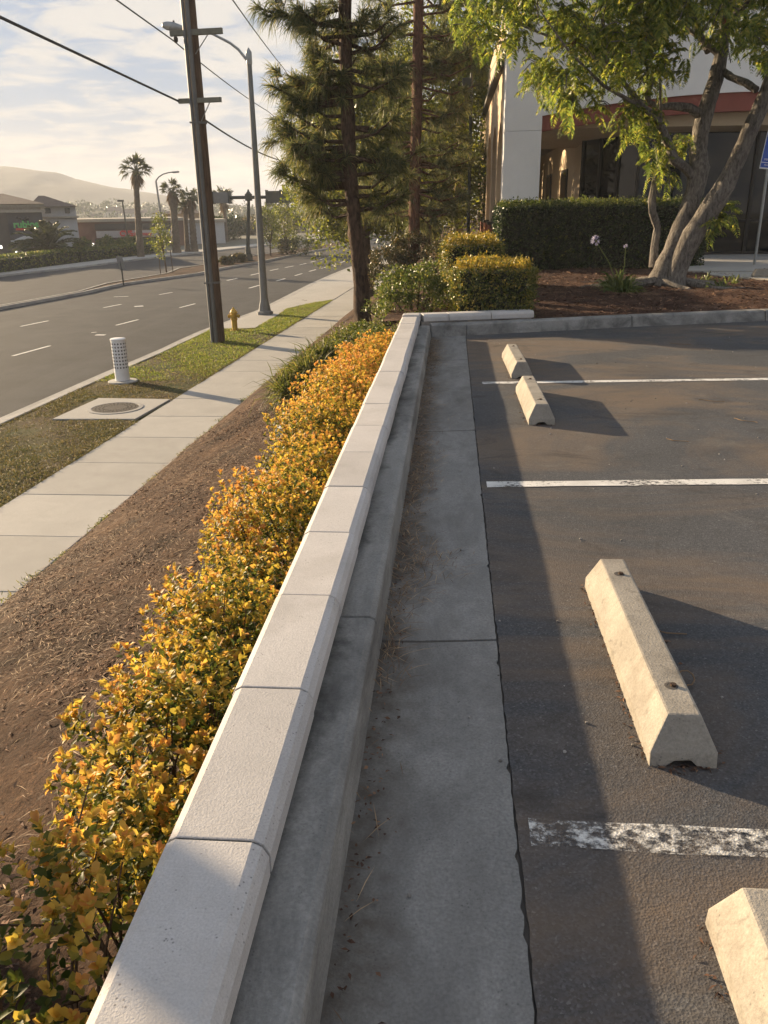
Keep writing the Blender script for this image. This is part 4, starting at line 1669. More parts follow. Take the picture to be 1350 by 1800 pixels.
M['straw'] = leaf_mat('dry_needle_straw', ((0.0, (0.075, 0.045, 0.026)), (0.5, (0.17, 0.105, 0.06)), (1.0, (0.42, 0.30, 0.18))), 0.1, 0.8, 1.0)
M['chips'] = leaf_mat('wood_chips', ((0.0, (0.032, 0.016, 0.010)), (0.6, (0.095, 0.046, 0.027)), (1.0, (0.25, 0.145, 0.085))), 0.0, 0.9, 1.0)
M['flower_red'] = leaf_mat('rusty_seed_pod', ((0.0, (0.10, 0.03, 0.012)), (1.0, (0.22, 0.08, 0.03))), 0.2, 0.7, 1.0)


def joined(name, parts, mat, parent, loc, attr=None, stuff=True):
    V, F = merge_geo(parts)
    o = npmesh(name, V, F, mat, parent, attr, loc=None)
    return o


# ---- golden shrubs along the wall
def golden_shrub(y, xr, yr, zc, zr, nspr, Lf, label, xc=-0.99, gold=0.6, leaves_apart=0, bare=0.0):
    x = xc
    gz = bank_z(x, y)
    base = np.array([x, y, gz])
    t = empty('golden_shrub', tuple(base), label, 'shrub', 'golden shrubs along the retaining wall')
    # shoot tips over a lumpy dome
    u = rng.normal(size=(nspr * 3, 3))
    u = unit(u)
    nspr = int(nspr * 2.3)
    u = unit(rng.normal(size=(nspr * 3, 3)))
    u = u[u[:, 2] > -0.55][:nspr]
    lump = 1 + 0.20 * np.sin(u[:, 0] * 7 + y * 3) * np.cos(u[:, 1] * 6 + y) + 0.10 * np.sin(u[:, 1] * 13 + y * 5) + rng.normal(size=len(u)) * 0.07
    depth = np.where(rng.random(len(u)) < 0.32, rng.uniform(0.55, 0.92, len(u)), 1.0)
    P = u * np.array([xr, yr, zr]) * (lump * depth)[:, None] + np.array([0, 0, zc - gz])
    if bare:
        keep = (vnoise(P[:, 0] * 4, P[:, 1] * 4, 1.0, y) > -0.9 + bare) | (P[:, 2] > 0.75 * P[:, 2].max())
        P, u, depth = P[keep], u[keep], depth[keep]
    # not through the wall
    wl = -0.650 - base[0]
    over = P[:, 0] > wl
    P[over, 0] = wl - rng.random(over.sum()) * 0.05
    P[:, 2] = np.maximum(P[:, 2], 0.03 + np.array([bank_z(base[0] + a, base[1] + b) - gz for a, b in P[:, :2]]))
    D = unit(u * 0.6 + np.array([0, 0, 0.75]) + rng.normal(size=P.shape) * 0.28)
    n = len(P)
    parts, gv = [], []
    per = 10
    side = unit(np.cross(D, rand_dirs(n)))
    oth = np.cross(D, side)
    for j in range(per):
        ang = j * 2.4 + rng.random(n) * 0.8
        out = side * np.cos(ang)[:, None] + oth * np.sin(ang)[:, None]
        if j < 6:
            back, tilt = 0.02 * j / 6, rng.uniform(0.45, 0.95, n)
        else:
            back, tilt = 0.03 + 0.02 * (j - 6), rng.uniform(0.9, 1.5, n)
        d = unit(D + out * tilt[:, None])
        p = P - D * (back * Lf / 0.04)
        nr = unit(D - out * 0.3)
        L_ = Lf * rng.uniform(0.5, 1.2, n) * (0.8 if j < 3 else 1.0)
        V, F = leaf_geo(p, d, L_, L_ * rng.uniform(0.50, 0.72, n), nr, 0.35, 0.22)
        parts.append((V, F))
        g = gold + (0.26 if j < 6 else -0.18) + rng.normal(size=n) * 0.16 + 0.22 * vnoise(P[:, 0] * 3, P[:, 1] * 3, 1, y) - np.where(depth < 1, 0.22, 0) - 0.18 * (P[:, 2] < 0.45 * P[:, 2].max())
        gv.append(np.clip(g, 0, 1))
    V, F = merge_geo(parts)
    # faces are stacked by size: all triangles of every part, then all quads
    g3 = np.concatenate([np.tile(g, 4) for g in gv])
    g4 = np.concatenate([np.tile(g, 2) for g in gv])
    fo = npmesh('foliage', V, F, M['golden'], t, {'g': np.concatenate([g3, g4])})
    tag(fo, kind='stuff')
    mb = MB()
    ns = 46 if y < 4 else 24
    for k in range(ns):
        q = P[random.randrange(n)]
        a = np.array([random.uniform(-.10, .10), random.uniform(-.28, .28) * yr / .6, -0.05 + bank_z(base[0], base[1]) - gz])
        m1 = a + (q - a) * 0.5 + np.array([random.uniform(-.05, .05), random.uniform(-.05, .05), 0.05])
        mb.tube([a, m1, q], [0.0065, 0.0045, 0.002], 5, cap=False)
    mb.build('stems', M['bark_brown'], t, smooth=True)
    if leaves_apart:
        one = []
        for c in range(5):
            V1, F1 = leaf_geo(np.zeros((1, 3)), np.array([[1.0, 0, 0]]), 1.0, 0.56, np.array([[0, 0, 1.0]]), 0.35, 0.18)
            lo = npmesh('leaf', V1, F1, M['golden'], t, {'g': np.full(6, (0.25, 0.45, 0.62, 0.80, 0.97)[c])})
            one.append(lo)
        order = np.argsort(-(u[:, 2] + 0.4 * rng.random(n)))[:leaves_apart // 4]
        cnt = 0
        for qi in order:
            for j in range(4):
                c = one[min(4, max(0, int((gold + 0.15 + random.gauss(0, .18)) * 5)))]
                if cnt < 5:
                    lo = one[cnt]
                else:
                    lo = c.copy()
                    C.objects.link(lo)
                    lo.parent = t
                ang = random.random() * 6.28
                out = side[qi] * math.cos(ang) + oth[qi] * math.sin(ang)
                d = D[qi] + out * random.uniform(.5, .95)
                d = d / np.linalg.norm(d)
                z = D[qi] - out * 0.3
                z = z - d * np.dot(z, d)
                z /= np.linalg.norm(z)
                s = Lf * random.uniform(.6, 1.0)
                yv = np.cross(z, d)
                lo.matrix_local = Matrix(((d[0] * s, yv[0] * s, z[0] * s, P[qi][0] + D[qi][0] * .012), (d[1] * s, yv[1] * s, z[1] * s, P[qi][1] + D[qi][1] * .012), (d[2] * s, yv[2] * s, z[2] * s, P[qi][2] + D[qi][2] * .012), (0, 0, 0, 1)))
                cnt += 1
    return t


golden_shrub(1.58, 0.30, 0.56, -0.34, 0.42, 300, 0.036, 'open leggy golden shrub with green lower leaves, beside the shadow across the cap', xc=-.90, gold=0.54, leaves_apart=240, bare=0.5)
golden_shrub(2.36, 0.33, 0.40, -0.30, 0.43, 400, 0.033, 'bright yellow shrub next to the leggy one', xc=-.93, gold=0.56, bare=0.1)
golden_shrub(3.05, 0.33, 0.33, -0.30, 0.42, 360, 0.032, 'yellow shrub with orange tips, third along the wall from the leggy one', xc=-.94, gold=0.60, bare=0.1)
golden_shrub(3.72, 0.36, 0.36, -0.42, 0.36, 200, 0.031, 'thin golden shrub with bare twigs showing in its middle', xc=-.95, gold=0.48, bare=0.5)
golden_shrub(4.45, 0.42, 0.42, -0.30, 0.43, 520, 0.031, 'full golden shrub just past the thin twiggy one', xc=-.97, gold=0.60, bare=0.1)
golden_shrub(5.35, 0.34, 0.44, -0.36, 0.40, 480, 0.031, 'golden shrub next to the small white irrigation box', xc=-.93, gold=0.58, bare=0.15)
golden_shrub(6.35, 0.46, 0.60, -0.26, 0.40, 640, 0.031, 'dense yellow green shrub just past the irrigation box', xc=-.98, gold=0.54)
golden_shrub(7.40, 0.47, 0.62, -0.25, 0.38, 700, 0.035, 'dense orange tipped shrub beside the tall grass tuft', xc=-.97, gold=0.72)
golden_shrub(8.45, 0.44, 0.62, -0.25, 0.38, 700, 0.035, 'dense orange shrub between the tall grass and the wall', xc=-.96, gold=0.75)
golden_shrub(9.55, 0.38, 0.62, -0.27, 0.36, 640, 0.035, 'low orange shrub near the wall corner', xc=-.93, gold=0.74)
golden_shrub(10.6, 0.30, 0.58, -0.30, 0.33, 480, 0.035, 'low yellow shrub at the corner of the wall', xc=-.90, gold=0.62)


# ---- clipped hedges
def box_hedge(name, x0, x1, y0, y1, z0, z1, leaf, mat, dens, label, core, topmat=None, rnd=0.05):
    c = np.array([(x0 + x1) / 2, (y0 + y1) / 2, z0])
    t = empty(name, tuple(c), label, 'hedge')
    hx, hy, h = (x1 - x0) / 2, (y1 - y0) / 2, z1 - z0
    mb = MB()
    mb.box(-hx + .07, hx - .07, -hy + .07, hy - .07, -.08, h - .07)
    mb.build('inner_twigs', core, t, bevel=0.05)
    faces = [((-hx, 0), 'x', 2 * hy * h), ((hx, 0), 'x', 2 * hy * h), ((0, -hy), 'y', 2 * hx * h), ((0, hy), 'y', 2 * hx * h), (None, 'z', 4 * hx * hy)]
    out = {'side': [], 'top': []}
    for cc, ax, area in faces:
        n = int(area * dens)
        a, b = rng.uniform(-1, 1, n), rng.random(n)
        if ax == 'x':
            p = np.stack([np.full(n, cc[0]), a * hy, b * h], 1); nr = np.array([np.sign(cc[0]), 0, 0.0])
        elif ax == 'y':
            p = np.stack([a * hx, np.full(n, cc[1]), b * h], 1); nr = np.array([0, np.sign(cc[1]), 0.0])
        else:
            p = np.stack([a * hx, rng.uniform(-1, 1, n) * hy, np.full(n, h)], 1); nr = np.array([0, 0, 1.0])
        # round the corners and make the faces uneven
        q = p - np.array([0, 0, h / 2])
        e = np.array([hx, hy, h / 2])
        rr = 0.16 * min(1, h)
        inner = np.clip(q, -(e - rr), e - rr)
        dv = q - inner
        ln = np.linalg.norm(dv, axis=1, keepdims=True)
        q = inner + dv / np.maximum(ln, 1e-6) * np.minimum(ln, rr)
        p = q + np.array([0, 0, h / 2])
        p += nr * (rnd * vnoise(p[:, 0] * 2 + p[:, 2] * 2, p[:, 1] * 2 + p[:, 2], 1.5, x0) + rng.normal(size=n) * rnd * 0.7)[:, None]
        d = unit(nr * 0.6 + rand_dirs(n, 0.35) * 0.9)
        Ls = leaf * rng.uniform(.6, 1.3, n)
        g = leaf_geo(p, d, Ls, Ls * .6, unit(nr + rand_dirs(n) * .8), .3, .15, fine=False)
        out['top' if ax == 'z' else 'side'].append(g)
    V, F = merge_geo(out['side'])
    tag(npmesh('side_leaves', V, F, mat, t), kind='stuff')
    # stray shoots that outgrew the last clipping
    ns = int((4 * hx * hy + 4 * (hx + hy) * h) * 16)
    a = rng.uniform(-1, 1, (ns, 2))
    top_ = rng.random(ns) < .6
    p = np.where(top_[:, None], np.stack([a[:, 0] * hx, a[:, 1] * hy, np.full(ns, h - .02)], 1), np.stack([a[:, 0] * hx, np.full(ns, -hy + .02), (a[:, 1] * .5 + .5) * h], 1))
    sd = unit(np.where(top_[:, None], np.array([[0, 0, 1.0]]), np.array([[0, -1.0, .5]])) + rng.normal(size=(ns, 3)) * .35)
    for j in range(7):
        q = p + sd * (.015 * j)
        Ls = leaf * rng.uniform(.7, 1.2, ns)
        out['top'].append(leaf_geo(q, unit(sd * .5 + rand_dirs(ns)), Ls, Ls * .55, None, .3, .15, fine=False))
    V, F = merge_geo(out['top'])
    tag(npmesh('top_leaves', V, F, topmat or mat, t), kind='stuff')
    return t


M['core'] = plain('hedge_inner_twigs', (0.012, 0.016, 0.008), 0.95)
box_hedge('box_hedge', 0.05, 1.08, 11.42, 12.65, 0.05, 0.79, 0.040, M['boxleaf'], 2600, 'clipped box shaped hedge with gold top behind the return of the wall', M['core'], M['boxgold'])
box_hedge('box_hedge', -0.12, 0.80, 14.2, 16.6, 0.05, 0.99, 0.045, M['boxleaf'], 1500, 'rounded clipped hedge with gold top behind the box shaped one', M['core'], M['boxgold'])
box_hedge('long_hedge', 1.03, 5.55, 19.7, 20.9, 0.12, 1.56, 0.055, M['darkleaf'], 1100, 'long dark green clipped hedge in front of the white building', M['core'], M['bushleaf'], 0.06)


# ---- loose bushes and trees
def clump_leaves(centers, radii, per, leaf, up=0.3, fine=False, squash=0.8):
    n = len(centers)
    k = per
    c = np.repeat(centers, k, 0)
    r = np.repeat(np.broadcast_to(radii, (n,)), k)
    d = rand_dirs(n * k)
    p = c + d * (r * rng.random(n * k) ** 0.45)[:, None] * np.array([1, 1, squash])
    dd = unit(d * 0.8 + rand_dirs(n * k, up))
    Ls = leaf * rng.uniform(.6, 1.35, n * k)
    return leaf_geo(p, dd, Ls, Ls * .55, unit(rand_dirs(n * k, 0.7)), .25, .2, fine)


def bush(name, base, rx, ry, h, nc, per, leaf, mat, label, group=None, stem=True):
    t = empty(name, tuple(base), label, 'bush', group)
    u = rand_dirs(nc, 0.35)
    rr = rng.uniform(0.5, 1.0, nc) ** 0.5 * (1 + 0.15 * np.sin(u[:, 0] * 6 + base[1]))
    cen = u * rr[:, None] * np.array([rx, ry, h * .5]) + np.array([0, 0, h * .52])
    cen[:, 2] = np.maximum(cen[:, 2], .04)
    V, F = clump_leaves(cen, 0.20 * (rx + ry) * .5, per, leaf)
    tag(npmesh('foliage', V, F, mat, t), kind='stuff')
    mb = MB()
    for k in range(9):
        q = cen[random.randrange(nc)]
        mb.tube([(random.uniform(-.06, .06), random.uniform(-.06, .06), -.05), q * np.array([.45, .45, .5]), q], [.022, .014, .006], 6, cap=False)
    mb.build('stems', M['bark_brown'], t, smooth=True)
    return t


bush('round_bush', (-0.52, 12.6, bank_z(-.52, 12.6) - .1), 0.52, 0.75, 0.95, 170, 42, 0.042, M['bushleaf'], 'loose yellow green bush beside the clipped box hedge')
p = on_bank(688, 512)
bush('round_bush', p, 0.62, 0.62, 1.25, 150, 36, 0.06, M['duskybush'], 'dusky brown green bush on the bank near the sidewalk')
p = on_bank(722, 492)
bush('round_bush', p, 0.62, 0.62, 1.25, 130, 30, 0.06, M['duskybush'], 'dusky bush with green leaves at the foot of the red trunked pine')
p = on_bank(775, 480)
bush('round_bush', (0.02, 20.5, 0.05), 0.6, 0.6, 0.85, 110, 30, 0.06, M['duskybush'], 'dark low bush between the pines and the gold topped hedges')
# low yellow ground cover running from the wall corner down the bank
for i, (xx, yy, r, hh) in enumerate(((-0.95, 12.0, .42, .42), (-1.35, 12.9, .42, .40), (-0.95, 13.6, .40, .48), (-1.2, 11.2, .35, .34))):
    bush('ground_cover_plant', (xx, yy, bank_z(xx, yy) - .05), r, r, hh, 70, 30, 0.035, M['bushleaf'],
         ('low yellow green plant outside the corner of the wall', 'low yellow green plant in front of the near pine trunk', 'low yellow green plant beside the loose bush', 'low yellow green plant next to the last orange shrub')[i])


# ---- pines
def tuft_needles(tips, dirs, nper, Lmin, Lmax, width):
    n = len(tips)
    c = np.repeat(tips, nper, 0)
    d0 = np.repeat(dirs, nper, 0)
    N = n * nper
    back = rng.random(N)[:, None]
    p = c - d0 * back * 0.20
    d = unit(d0 * 0.75 + rand_dirs(N) * 0.8)
    return blade_geo(p, d, rng.uniform(Lmin, Lmax, N), width, rng.uniform(0.15, 0.75, N))


def pine(base, path, radii, branches, label, tufts_per=1.0, seed=0, nper=46, group='pines on the planted bank'):
    t = empty('pine_tree', tuple(base), label, 'tree', group)
    mb = MB()
    P = [np.asarray(p) - base for p in path]
    pts, rad = [], []
    for i in range(len(P) - 1):
        for k in range(5):
            s = k / 5
            pts.append(P[i] + (P[i + 1] - P[i]) * s + np.array([random.uniform(-.012, .012), random.uniform(-.012, .012), 0]))
            rad.append((radii[i] + (radii[i + 1] - radii[i]) * s) * random.uniform(.94, 1.07))
    pts.append(P[-1]); rad.append(radii[-1])
    mb.tube(pts, rad, 14, jitter=0.06)
    mb.build('trunk', M['pine_bark'], t, smooth=True)
    zs = np.array([q[2] for q in P])
    px = np.array(P)
    mbb = MB()
    tips, dirs = [], []
    for (z, ang, Ln, rise) in branches:
        z = z - base[2]
        o = np.array([np.interp(z, zs, px[:, 0]), np.interp(z, zs, px[:, 1]), z])
        d = np.array([math.cos(ang), math.sin(ang), rise])
        d /= np.linalg.norm(d)
        mid = o + d * Ln * .55 + np.array([0, 0, -.08 * Ln])
        end = o + d * Ln + np.array([0, 0, .10 * Ln])
        mbb.tube([o, mid, end], [.035, .024, .010], 6, cap=False)
        nt = max(3, int(Ln * 4.2 * tufts_per))
        for k in range(nt):
            s = random.uniform(.35, 1.0) if k else 1.0
            b = o + (mid - o) * (s / .55) if s < .55 else mid + (end - mid) * ((s - .55) / .45)
            sd = np.array([random.gauss(0, 1), random.gauss(0, 1), random.gauss(0.25, .6)])
            sd /= np.linalg.norm(sd)
            off = sd * random.uniform(.08, .42) if k else np.zeros(3)
            e = b + off
            if k:
                mbb.tube([b, b + off * .6 + np.array([0, 0, -.02]), e], [.010, .008, .005], 5, cap=False)
            tips.append(e)
            dd = d * .55 + sd * .8 if k else d + np.array([0, 0, .35])
            dirs.append(dd / np.linalg.norm(dd))
    mbb.build('branches', M['pine_bark'], t, smooth=True)
    V, F = tuft_needles(np.array(tips), np.array(dirs), nper, 0.18, 0.36, 0.0105)
    tag(npmesh('crown', V, F, M['needle'], t), kind='stuff')
    return t


PB1 = on_bank(640, 584)
Y1 = PB1[1]
path1 = [PB1 - np.array([0, 0, .15])] + [aty(x, y, Y1) for x, y in ((634, 500), (629, 440), (622, 390), (614, 280), (609, 150), (607, 0), (604, -200), (603, -420))]
R1 = random.Random(5)
br = []
for k in range(56):
    z = R1.uniform(1.45, 4.3)
    w = 1.15 if z < 3.2 else 1.0
    br.append((z, R1.uniform(-.9, 4.0), w * R1.uniform(.55, 1.1), R1.uniform(-.15, .30)))
for k in range(44):
    br.append((R1.uniform(5.0, 9.5), R1.uniform(0, 6.283), R1.uniform(.9, 1.8), R1.uniform(-.2, .3)))
for (x, y) in ((478, 150), (512, 135), (446, 12), (492, 22), (538, 40), (505, 282), (498, 215), (560, 10), (690, 30), (650, 20), (530, 330)):
    e = aty(x, y, Y1 + R1.uniform(-.3, .3))
    o = aty(612, 250, Y1)
    z0 = e[2] + R1.uniform(-.35, .05)
    d = e - np.array([o[0], Y1, z0])
    Ln = np.linalg.norm(d)
    br.append((z0, math.atan2(d[1], d[0]), Ln, (d[2] - .1 * Ln) / max(.2, math.hypot(d[0], d[1]))))
pine(PB1, path1, [.165, .135, .125, .12, .112, .105, .098, .085, .05], br, 'pine with a dark rough trunk rising beside the golden shrubs', 1.0, nper=96)

PB2 = on_bank(728, 478)
Y2 = 24.5
PB2 = aty(727, 478, Y2)
PB2[2] = bank_z(PB2[0], Y2)
path2 = [PB2 - np.array([0, 0, .15])] + [aty(x, y, Y2) for x, y in ((727, 440), (729, 330), (732, 200), (735, 90), (736, 0), (738, -160), (739, -340))]
R1 = random.Random(9)
br = []
for k in range(90):
    z = R1.uniform(1.3, 7.6)
    br.append((z, R1.uniform(-.6, 3.75), R1.uniform(.9, 2.0), R1.uniform(-.25, .25)))
for k in range(36):
    br.append((R1.uniform(8.0, 13.0), R1.uniform(0, 6.283), R1.uniform(1.2, 2.3), R1.uniform(-.2, .25)))
M_keep = M['pine_bark']
M['pine_bark'] = bark('red_pine_bark', (0.050, 0.026, 0.018), (0.17, 0.085, 0.055), (6, 6, 2.2), 1.0, 0.05)
pine(PB2, path2, [.19, .165, .155, .145, .135, .13, .11, .06], br, 'pine with a straight reddish trunk behind the wall corner', 0.9, nper=90)
M['pine_bark'] = M_keep


# ---- broadleaf trees
def tree(name, base, height, trunk_r, crown_c, crown_r, nc, per, leaf, mat, label, group=None, clump_r=None, bk='pine_bark', limbs=7, lean=(0, 0), hollow=0.55):
    base = np.asarray(base, float)
    t = empty(name, tuple(base), label, 'tree', group)
    cc = np.asarray(crown_c, float) - base
    cr = np.asarray(crown_r, float)
    u = rand_dirs(nc, 0.1)
    rr = (hollow + (1 - hollow) * rng.random(nc)) * (1 + 0.18 * np.sin(u[:, 0] * 5 + base[0]) * np.cos(u[:, 2] * 6 + base[1]))
    cen = cc + u * rr[:, None] * cr
    V, F = clump_leaves(cen, (clump_r or 0.22 * float(cr.mean())), per, leaf)
    tag(npmesh('crown', V, F, mat, t), kind='stuff')
    mb = MB()
    fork = np.array([cc[0] * .5 + lean[0], cc[1] * .5 + lean[1], max(0.25 * height, cc[2] - cr[2] * .75)])
    mb.tube([(0, 0, -.2), (fork * .5) * np.array([.8, .8, 1]), fork], [trunk_r * 1.2, trunk_r, trunk_r * .85], 10, jitter=.06)
    for k in range(limbs):
        q = cen[random.randrange(nc)]
        m = fork + (q - fork) * .5 + np.array([0, 0, .1 * height])
        mb.tube([fork - np.array([0, 0, .1]), m, q], [trunk_r * .6, trunk_r * .35, trunk_r * .1], 7, cap=False)
    mb.build('trunk', M[bk], t, smooth=True)
    return t


tree('broadleaf_tree', (-3.0, 30.5, bank_z(-3.0, 30.5)), 7, .24, (-3.2, 31.0, 3.1), (2.7, 2.4, 3.3), 420, 64, 0.15, M['broad'], 'bright yellow green leafy tree behind the near pine', clump_r=.55)
tree('broadleaf_tree', (-1.0, 36.0, bank_z(-1.0, 36)), 9, .30, (-0.7, 36.5, 4.6), (3.3, 2.6, 4.4), 420, 60, 0.17, M['broad'], 'tall leafy tree behind the reddish pine', clump_r=.7)
tree('broadleaf_tree', (-2.6, 45.0, ZS), 8, .35, (-2.2, 45, 2.0), (3.6, 3.0, 2.6), 260, 40, 0.17, M['darkleaf'], 'dark spreading tree shading the far sidewalk', clump_r=.7)


# ---- palms
def fan_palm(name, base, h, r0, r1, crown, label, nleaf=26, skirt=0.5, lean=(0, 0), group=None, bulge=0.0):
    base = np.asarray(base, float)
    t = empty(name, tuple(base), label, 'palm tree', group)
    mb = MB()
    top = np.array([lean[0], lean[1], h])
    n = 26
    pts = [np.array([lean[0] * (k / n) ** 1.4, lean[1] * (k / n) ** 1.4, h * k / n - (.2 if k == 0 else 0)]) for k in range(n + 1)]
    rad = [(r0 + (r1 - r0) * (k / n) ** .7) * (1 + (.07 if k % 2 else -.05)) for k in range(n + 1)]
    if bulge:
        rad = [r * (1 + bulge * math.exp(-((k / n - .86) / .10) ** 2)) for k, r in enumerate(rad)]
    mb.tube(pts, rad, 12, jitter=.07)
    mb.build('trunk', M['palm_bark'], t, smooth=True)

    def fans(dirs, pet, blade, droop, nb):
        parts = []
        tip = top + dirs * pet[:, None]
        up_ = np.array([0, 0, 1.0])
        side = unit(np.cross(dirs, up_ + rng.normal(size=dirs.shape) * .2))
        nn = np.cross(side, dirs)
        for q in np.linspace(-1.9, 1.9, nb):
            d = unit(dirs * math.cos(q) + side * math.sin(q) + nn * 0.12 * rng.normal(size=(len(dirs), 1)))
            L_ = blade * (1 - 0.28 * abs(q) / 1.9) * rng.uniform(.85, 1.1, len(dirs))
            parts.append(blade_geo(tip, d, L_, L_ * .12, droop))
        return parts

    u = rand_dirs(nleaf * 3, 0.5)
    u = u[u[:, 2] > -.35][:nleaf]
    parts = fans(u, crown * rng.uniform(.45, .65, len(u)), crown * .52, np.clip(.45 - .3 * u[:, 2], .15, .8), 15)
    V, F = merge_geo(parts)
    tag(npmesh('crown', V, F, M['palmleaf'], t), kind='stuff')
    mbp = MB()
    for d, in zip(u):
        mbp.tube([top, top + d * crown * .5], [.035, .015], 5, cap=False)
    mbp.build('leaf_stalks', M['palmleaf'], t)
    if skirt:
        n2 = int(70 * skirt)
        a = rng.random(n2) * 6.283
        zz = rng.uniform(-1.0 * skirt * crown, 0.0, n2)
        p = top + np.stack([np.cos(a) * r1, np.sin(a) * r1, zz], 1)
        d = unit(np.stack([np.cos(a) * .45, np.sin(a) * .45, -np.ones(n2)], 1))
        pr = [blade_geo(p + rng.normal(size=p.shape) * .05, unit(d + rng.normal(size=d.shape) * .2), crown * rng.uniform(.3, .6, n2), .10, .3) for _ in range(4)]
        V, F = merge_geo(pr)
        tag(npmesh('dead_skirt', V, F, M['deadpalm'], t), kind='stuff')
    return t


# tall shaggy palm beside the arcade
pb = aty(803, 430, 40.0)
pt = aty(822, 30, 40.0)
fan_palm('fan_palm', (pb[0], 40.0, 0.0), pt[2] - 0.0, 0.26, 0.22, 1.9, 'tall palm with a thick shaggy trunk between the pines and the building', 24, .9, (pt[0] - pb[0], 0))
pb = aty(842, 380, 52.0)
fan_palm('fan_palm', (pb[0] + .1, 52.0, 0.0), aty(842, 130, 52)[2], 0.2, 0.16, 1.7, 'slim fan palm seen past the corner of the white building', 22, .5)

# ---- the feathery tree by the building
TB_ = atz(1168, 502, 0.17)
TY = TB_[1]
jt = empty('feathery_tree', tuple(TB_), 'grey forked tree with feathery yellow green leaves and exposed roots', 'tree')


def jp(x, y, dy=0.0):
    return aty(x, y, TY + dy) - TB_


STEM = [
    ('trunk', [(1160, 512, -.02), (1163, 488, 0), (1176, 455, .02), (1192, 415, .03), (1208, 375, .05), (1222, 335, .08), (1229, 295, .10), (1227, 262, .12), (1233, 225, .14), (1245, 180, .16), (1258, 140, .2), (1268, 95, .3), (1275, 40, .45), (1280, -30, .6), (1288, -130, .8)],
     [.36, .30, .235, .215, .215, .215, .235, .20, .185, .18, .175, .15, .13, .10, .05]),
    ('trunk', [(1183, 512, -.1), (1188, 480, -.12), (1204, 440, -.15), (1226, 400, -.2), (1252, 362, -.25), (1275, 325, -.3), (1296, 280, -.35), (1316, 235, -.4), (1338, 185, -.42), (1360, 130, -.45), (1390, 60, -.5), (1415, -30, -.5), (1430, -120, -.5)],
     [.30, .25, .245, .25, .24, .225, .185, .175, .165, .15, .13, .10, .05]),
    ('limb', [(1148, 470, .3), (1151, 430, .35), (1156, 400, .35), (1147, 372, .35), (1146, 352, .35), (1152, 318, .35), (1160, 290, .35), (1155, 262, .3)],
     [.10, .085, .080, .085, .080, .072, .06, .03]),
    ('limb', [(1218, 310, .05), (1203, 293, .0), (1186, 282, -.1), (1176, 255, -.2), (1164, 226, -.3), (1150, 204, -.4), (1133, 190, -.5), (1112, 165, -.6), (1094, 143, -.7), (1072, 115, -.8), (1060, 92, -.8), (1061, 45, -.9), (1053, 5, -1.0), (1040, -60, -1.0)],
     [.10, .10, .095, .085, .08, .075, .06, .05, .045, .038, .034, .03, .025, .015]),
    ('limb', [(1236, 205, .14), (1212, 189, .1), (1180, 186, .0), (1160, 188, -.1), (1140, 180, -.15), (1138, 165, -.15), (1147, 145, -.1), (1150, 120, 0)],
     [.10, .09, .07, .06, .055, .05, .04, .02]),
    ('limb', [(1072, 115, -.8), (1040, 98, -.6), (1016, 84, -.4), (985, 72, -.2), (950, 58, 0), (900, 38, .2), (850, 20, .3)],
     [.04, .035, .03, .027, .022, .018, .01]),
    ('limb', [(1270, 125, .2), (1286, 136, .0), (1310, 145, -.2), (1330, 158, -.4)], [.075, .07, .07, .07]),
    ('limb', [(1268, 100, .25), (1235, 70, .4), (1200, 45, .6), (1160, 20, .8), (1120, -20, 1.0)], [.07, .05, .04, .03, .015]),
    ('limb', [(1275, 40, .45), (1310, 10, .2), (1350, -30, 0), (1400, -90, 0)], [.07, .05, .04, .015]),
    ('limb', [(1164, 226, -.3), (1162, 205, -.35), (1161, 185, -.4), (1160, 120, -.5), (1155, 40, -.6), (1150, -40, -.6)], [.03, .028, .025, .02, .018, .01]),
    ('limb', [(1245, 90, .4), (1190, -20, 1.4), (1120, -110, 2.0)], [.07, .04, .015]),
    ('limb', [(1130, 190, -.5), (1060, 150, -1.6), (1000, 90, -2.0), (950, 20, -2.2)], [.04, .03, .02, .01]),
]
for nm, pts, rad in STEM:
    rad = [r * (.72 if nm == 'trunk' else .82) for r in rad]
    mb = MB()
    P = [jp(*q) for q in pts]
    PP, RR = [], []
    for i in range(len(P) - 1):
        m = 3
        for k in range(m):
            s = k / m
            PP.append(P[i] + (P[i + 1] - P[i]) * s)
            RR.append((rad[i] + (rad[i + 1] - rad[i]) * s) * random.uniform(.95, 1.06))
    PP.append(P[-1]); RR.append(rad[-1])
    mb.tube(PP, RR, 14 if nm == 'trunk' else 9, jitter=0.05)
    mb.build(nm, M['grey_bark'], jt, smooth=True)
# surface roots
for k in range(13):
    a = random.uniform(0, 6.283)
    mb = MB()
    Lr = random.uniform(.5, 1.5)
    pts = []
    for s in np.linspace(0, 1, 8):
        rr = .2 + Lr * s
        aa = a + .3 * math.sin(s * 5 + k)
        x, y = rr * math.cos(aa), rr * math.sin(aa)
        z = float(bed_z(np.array(TB_[0] + x), np.array(TB_[1] + y))) - TB_[2]
        pts.append((x, y, z + .10 * (1 - s) ** 2 - .012))
    mb.tube(pts, np.linspace(.075, .018, 8), 8, jitter=.12)
    mb.build('root', M['grey_bark'], jt, smooth=True)


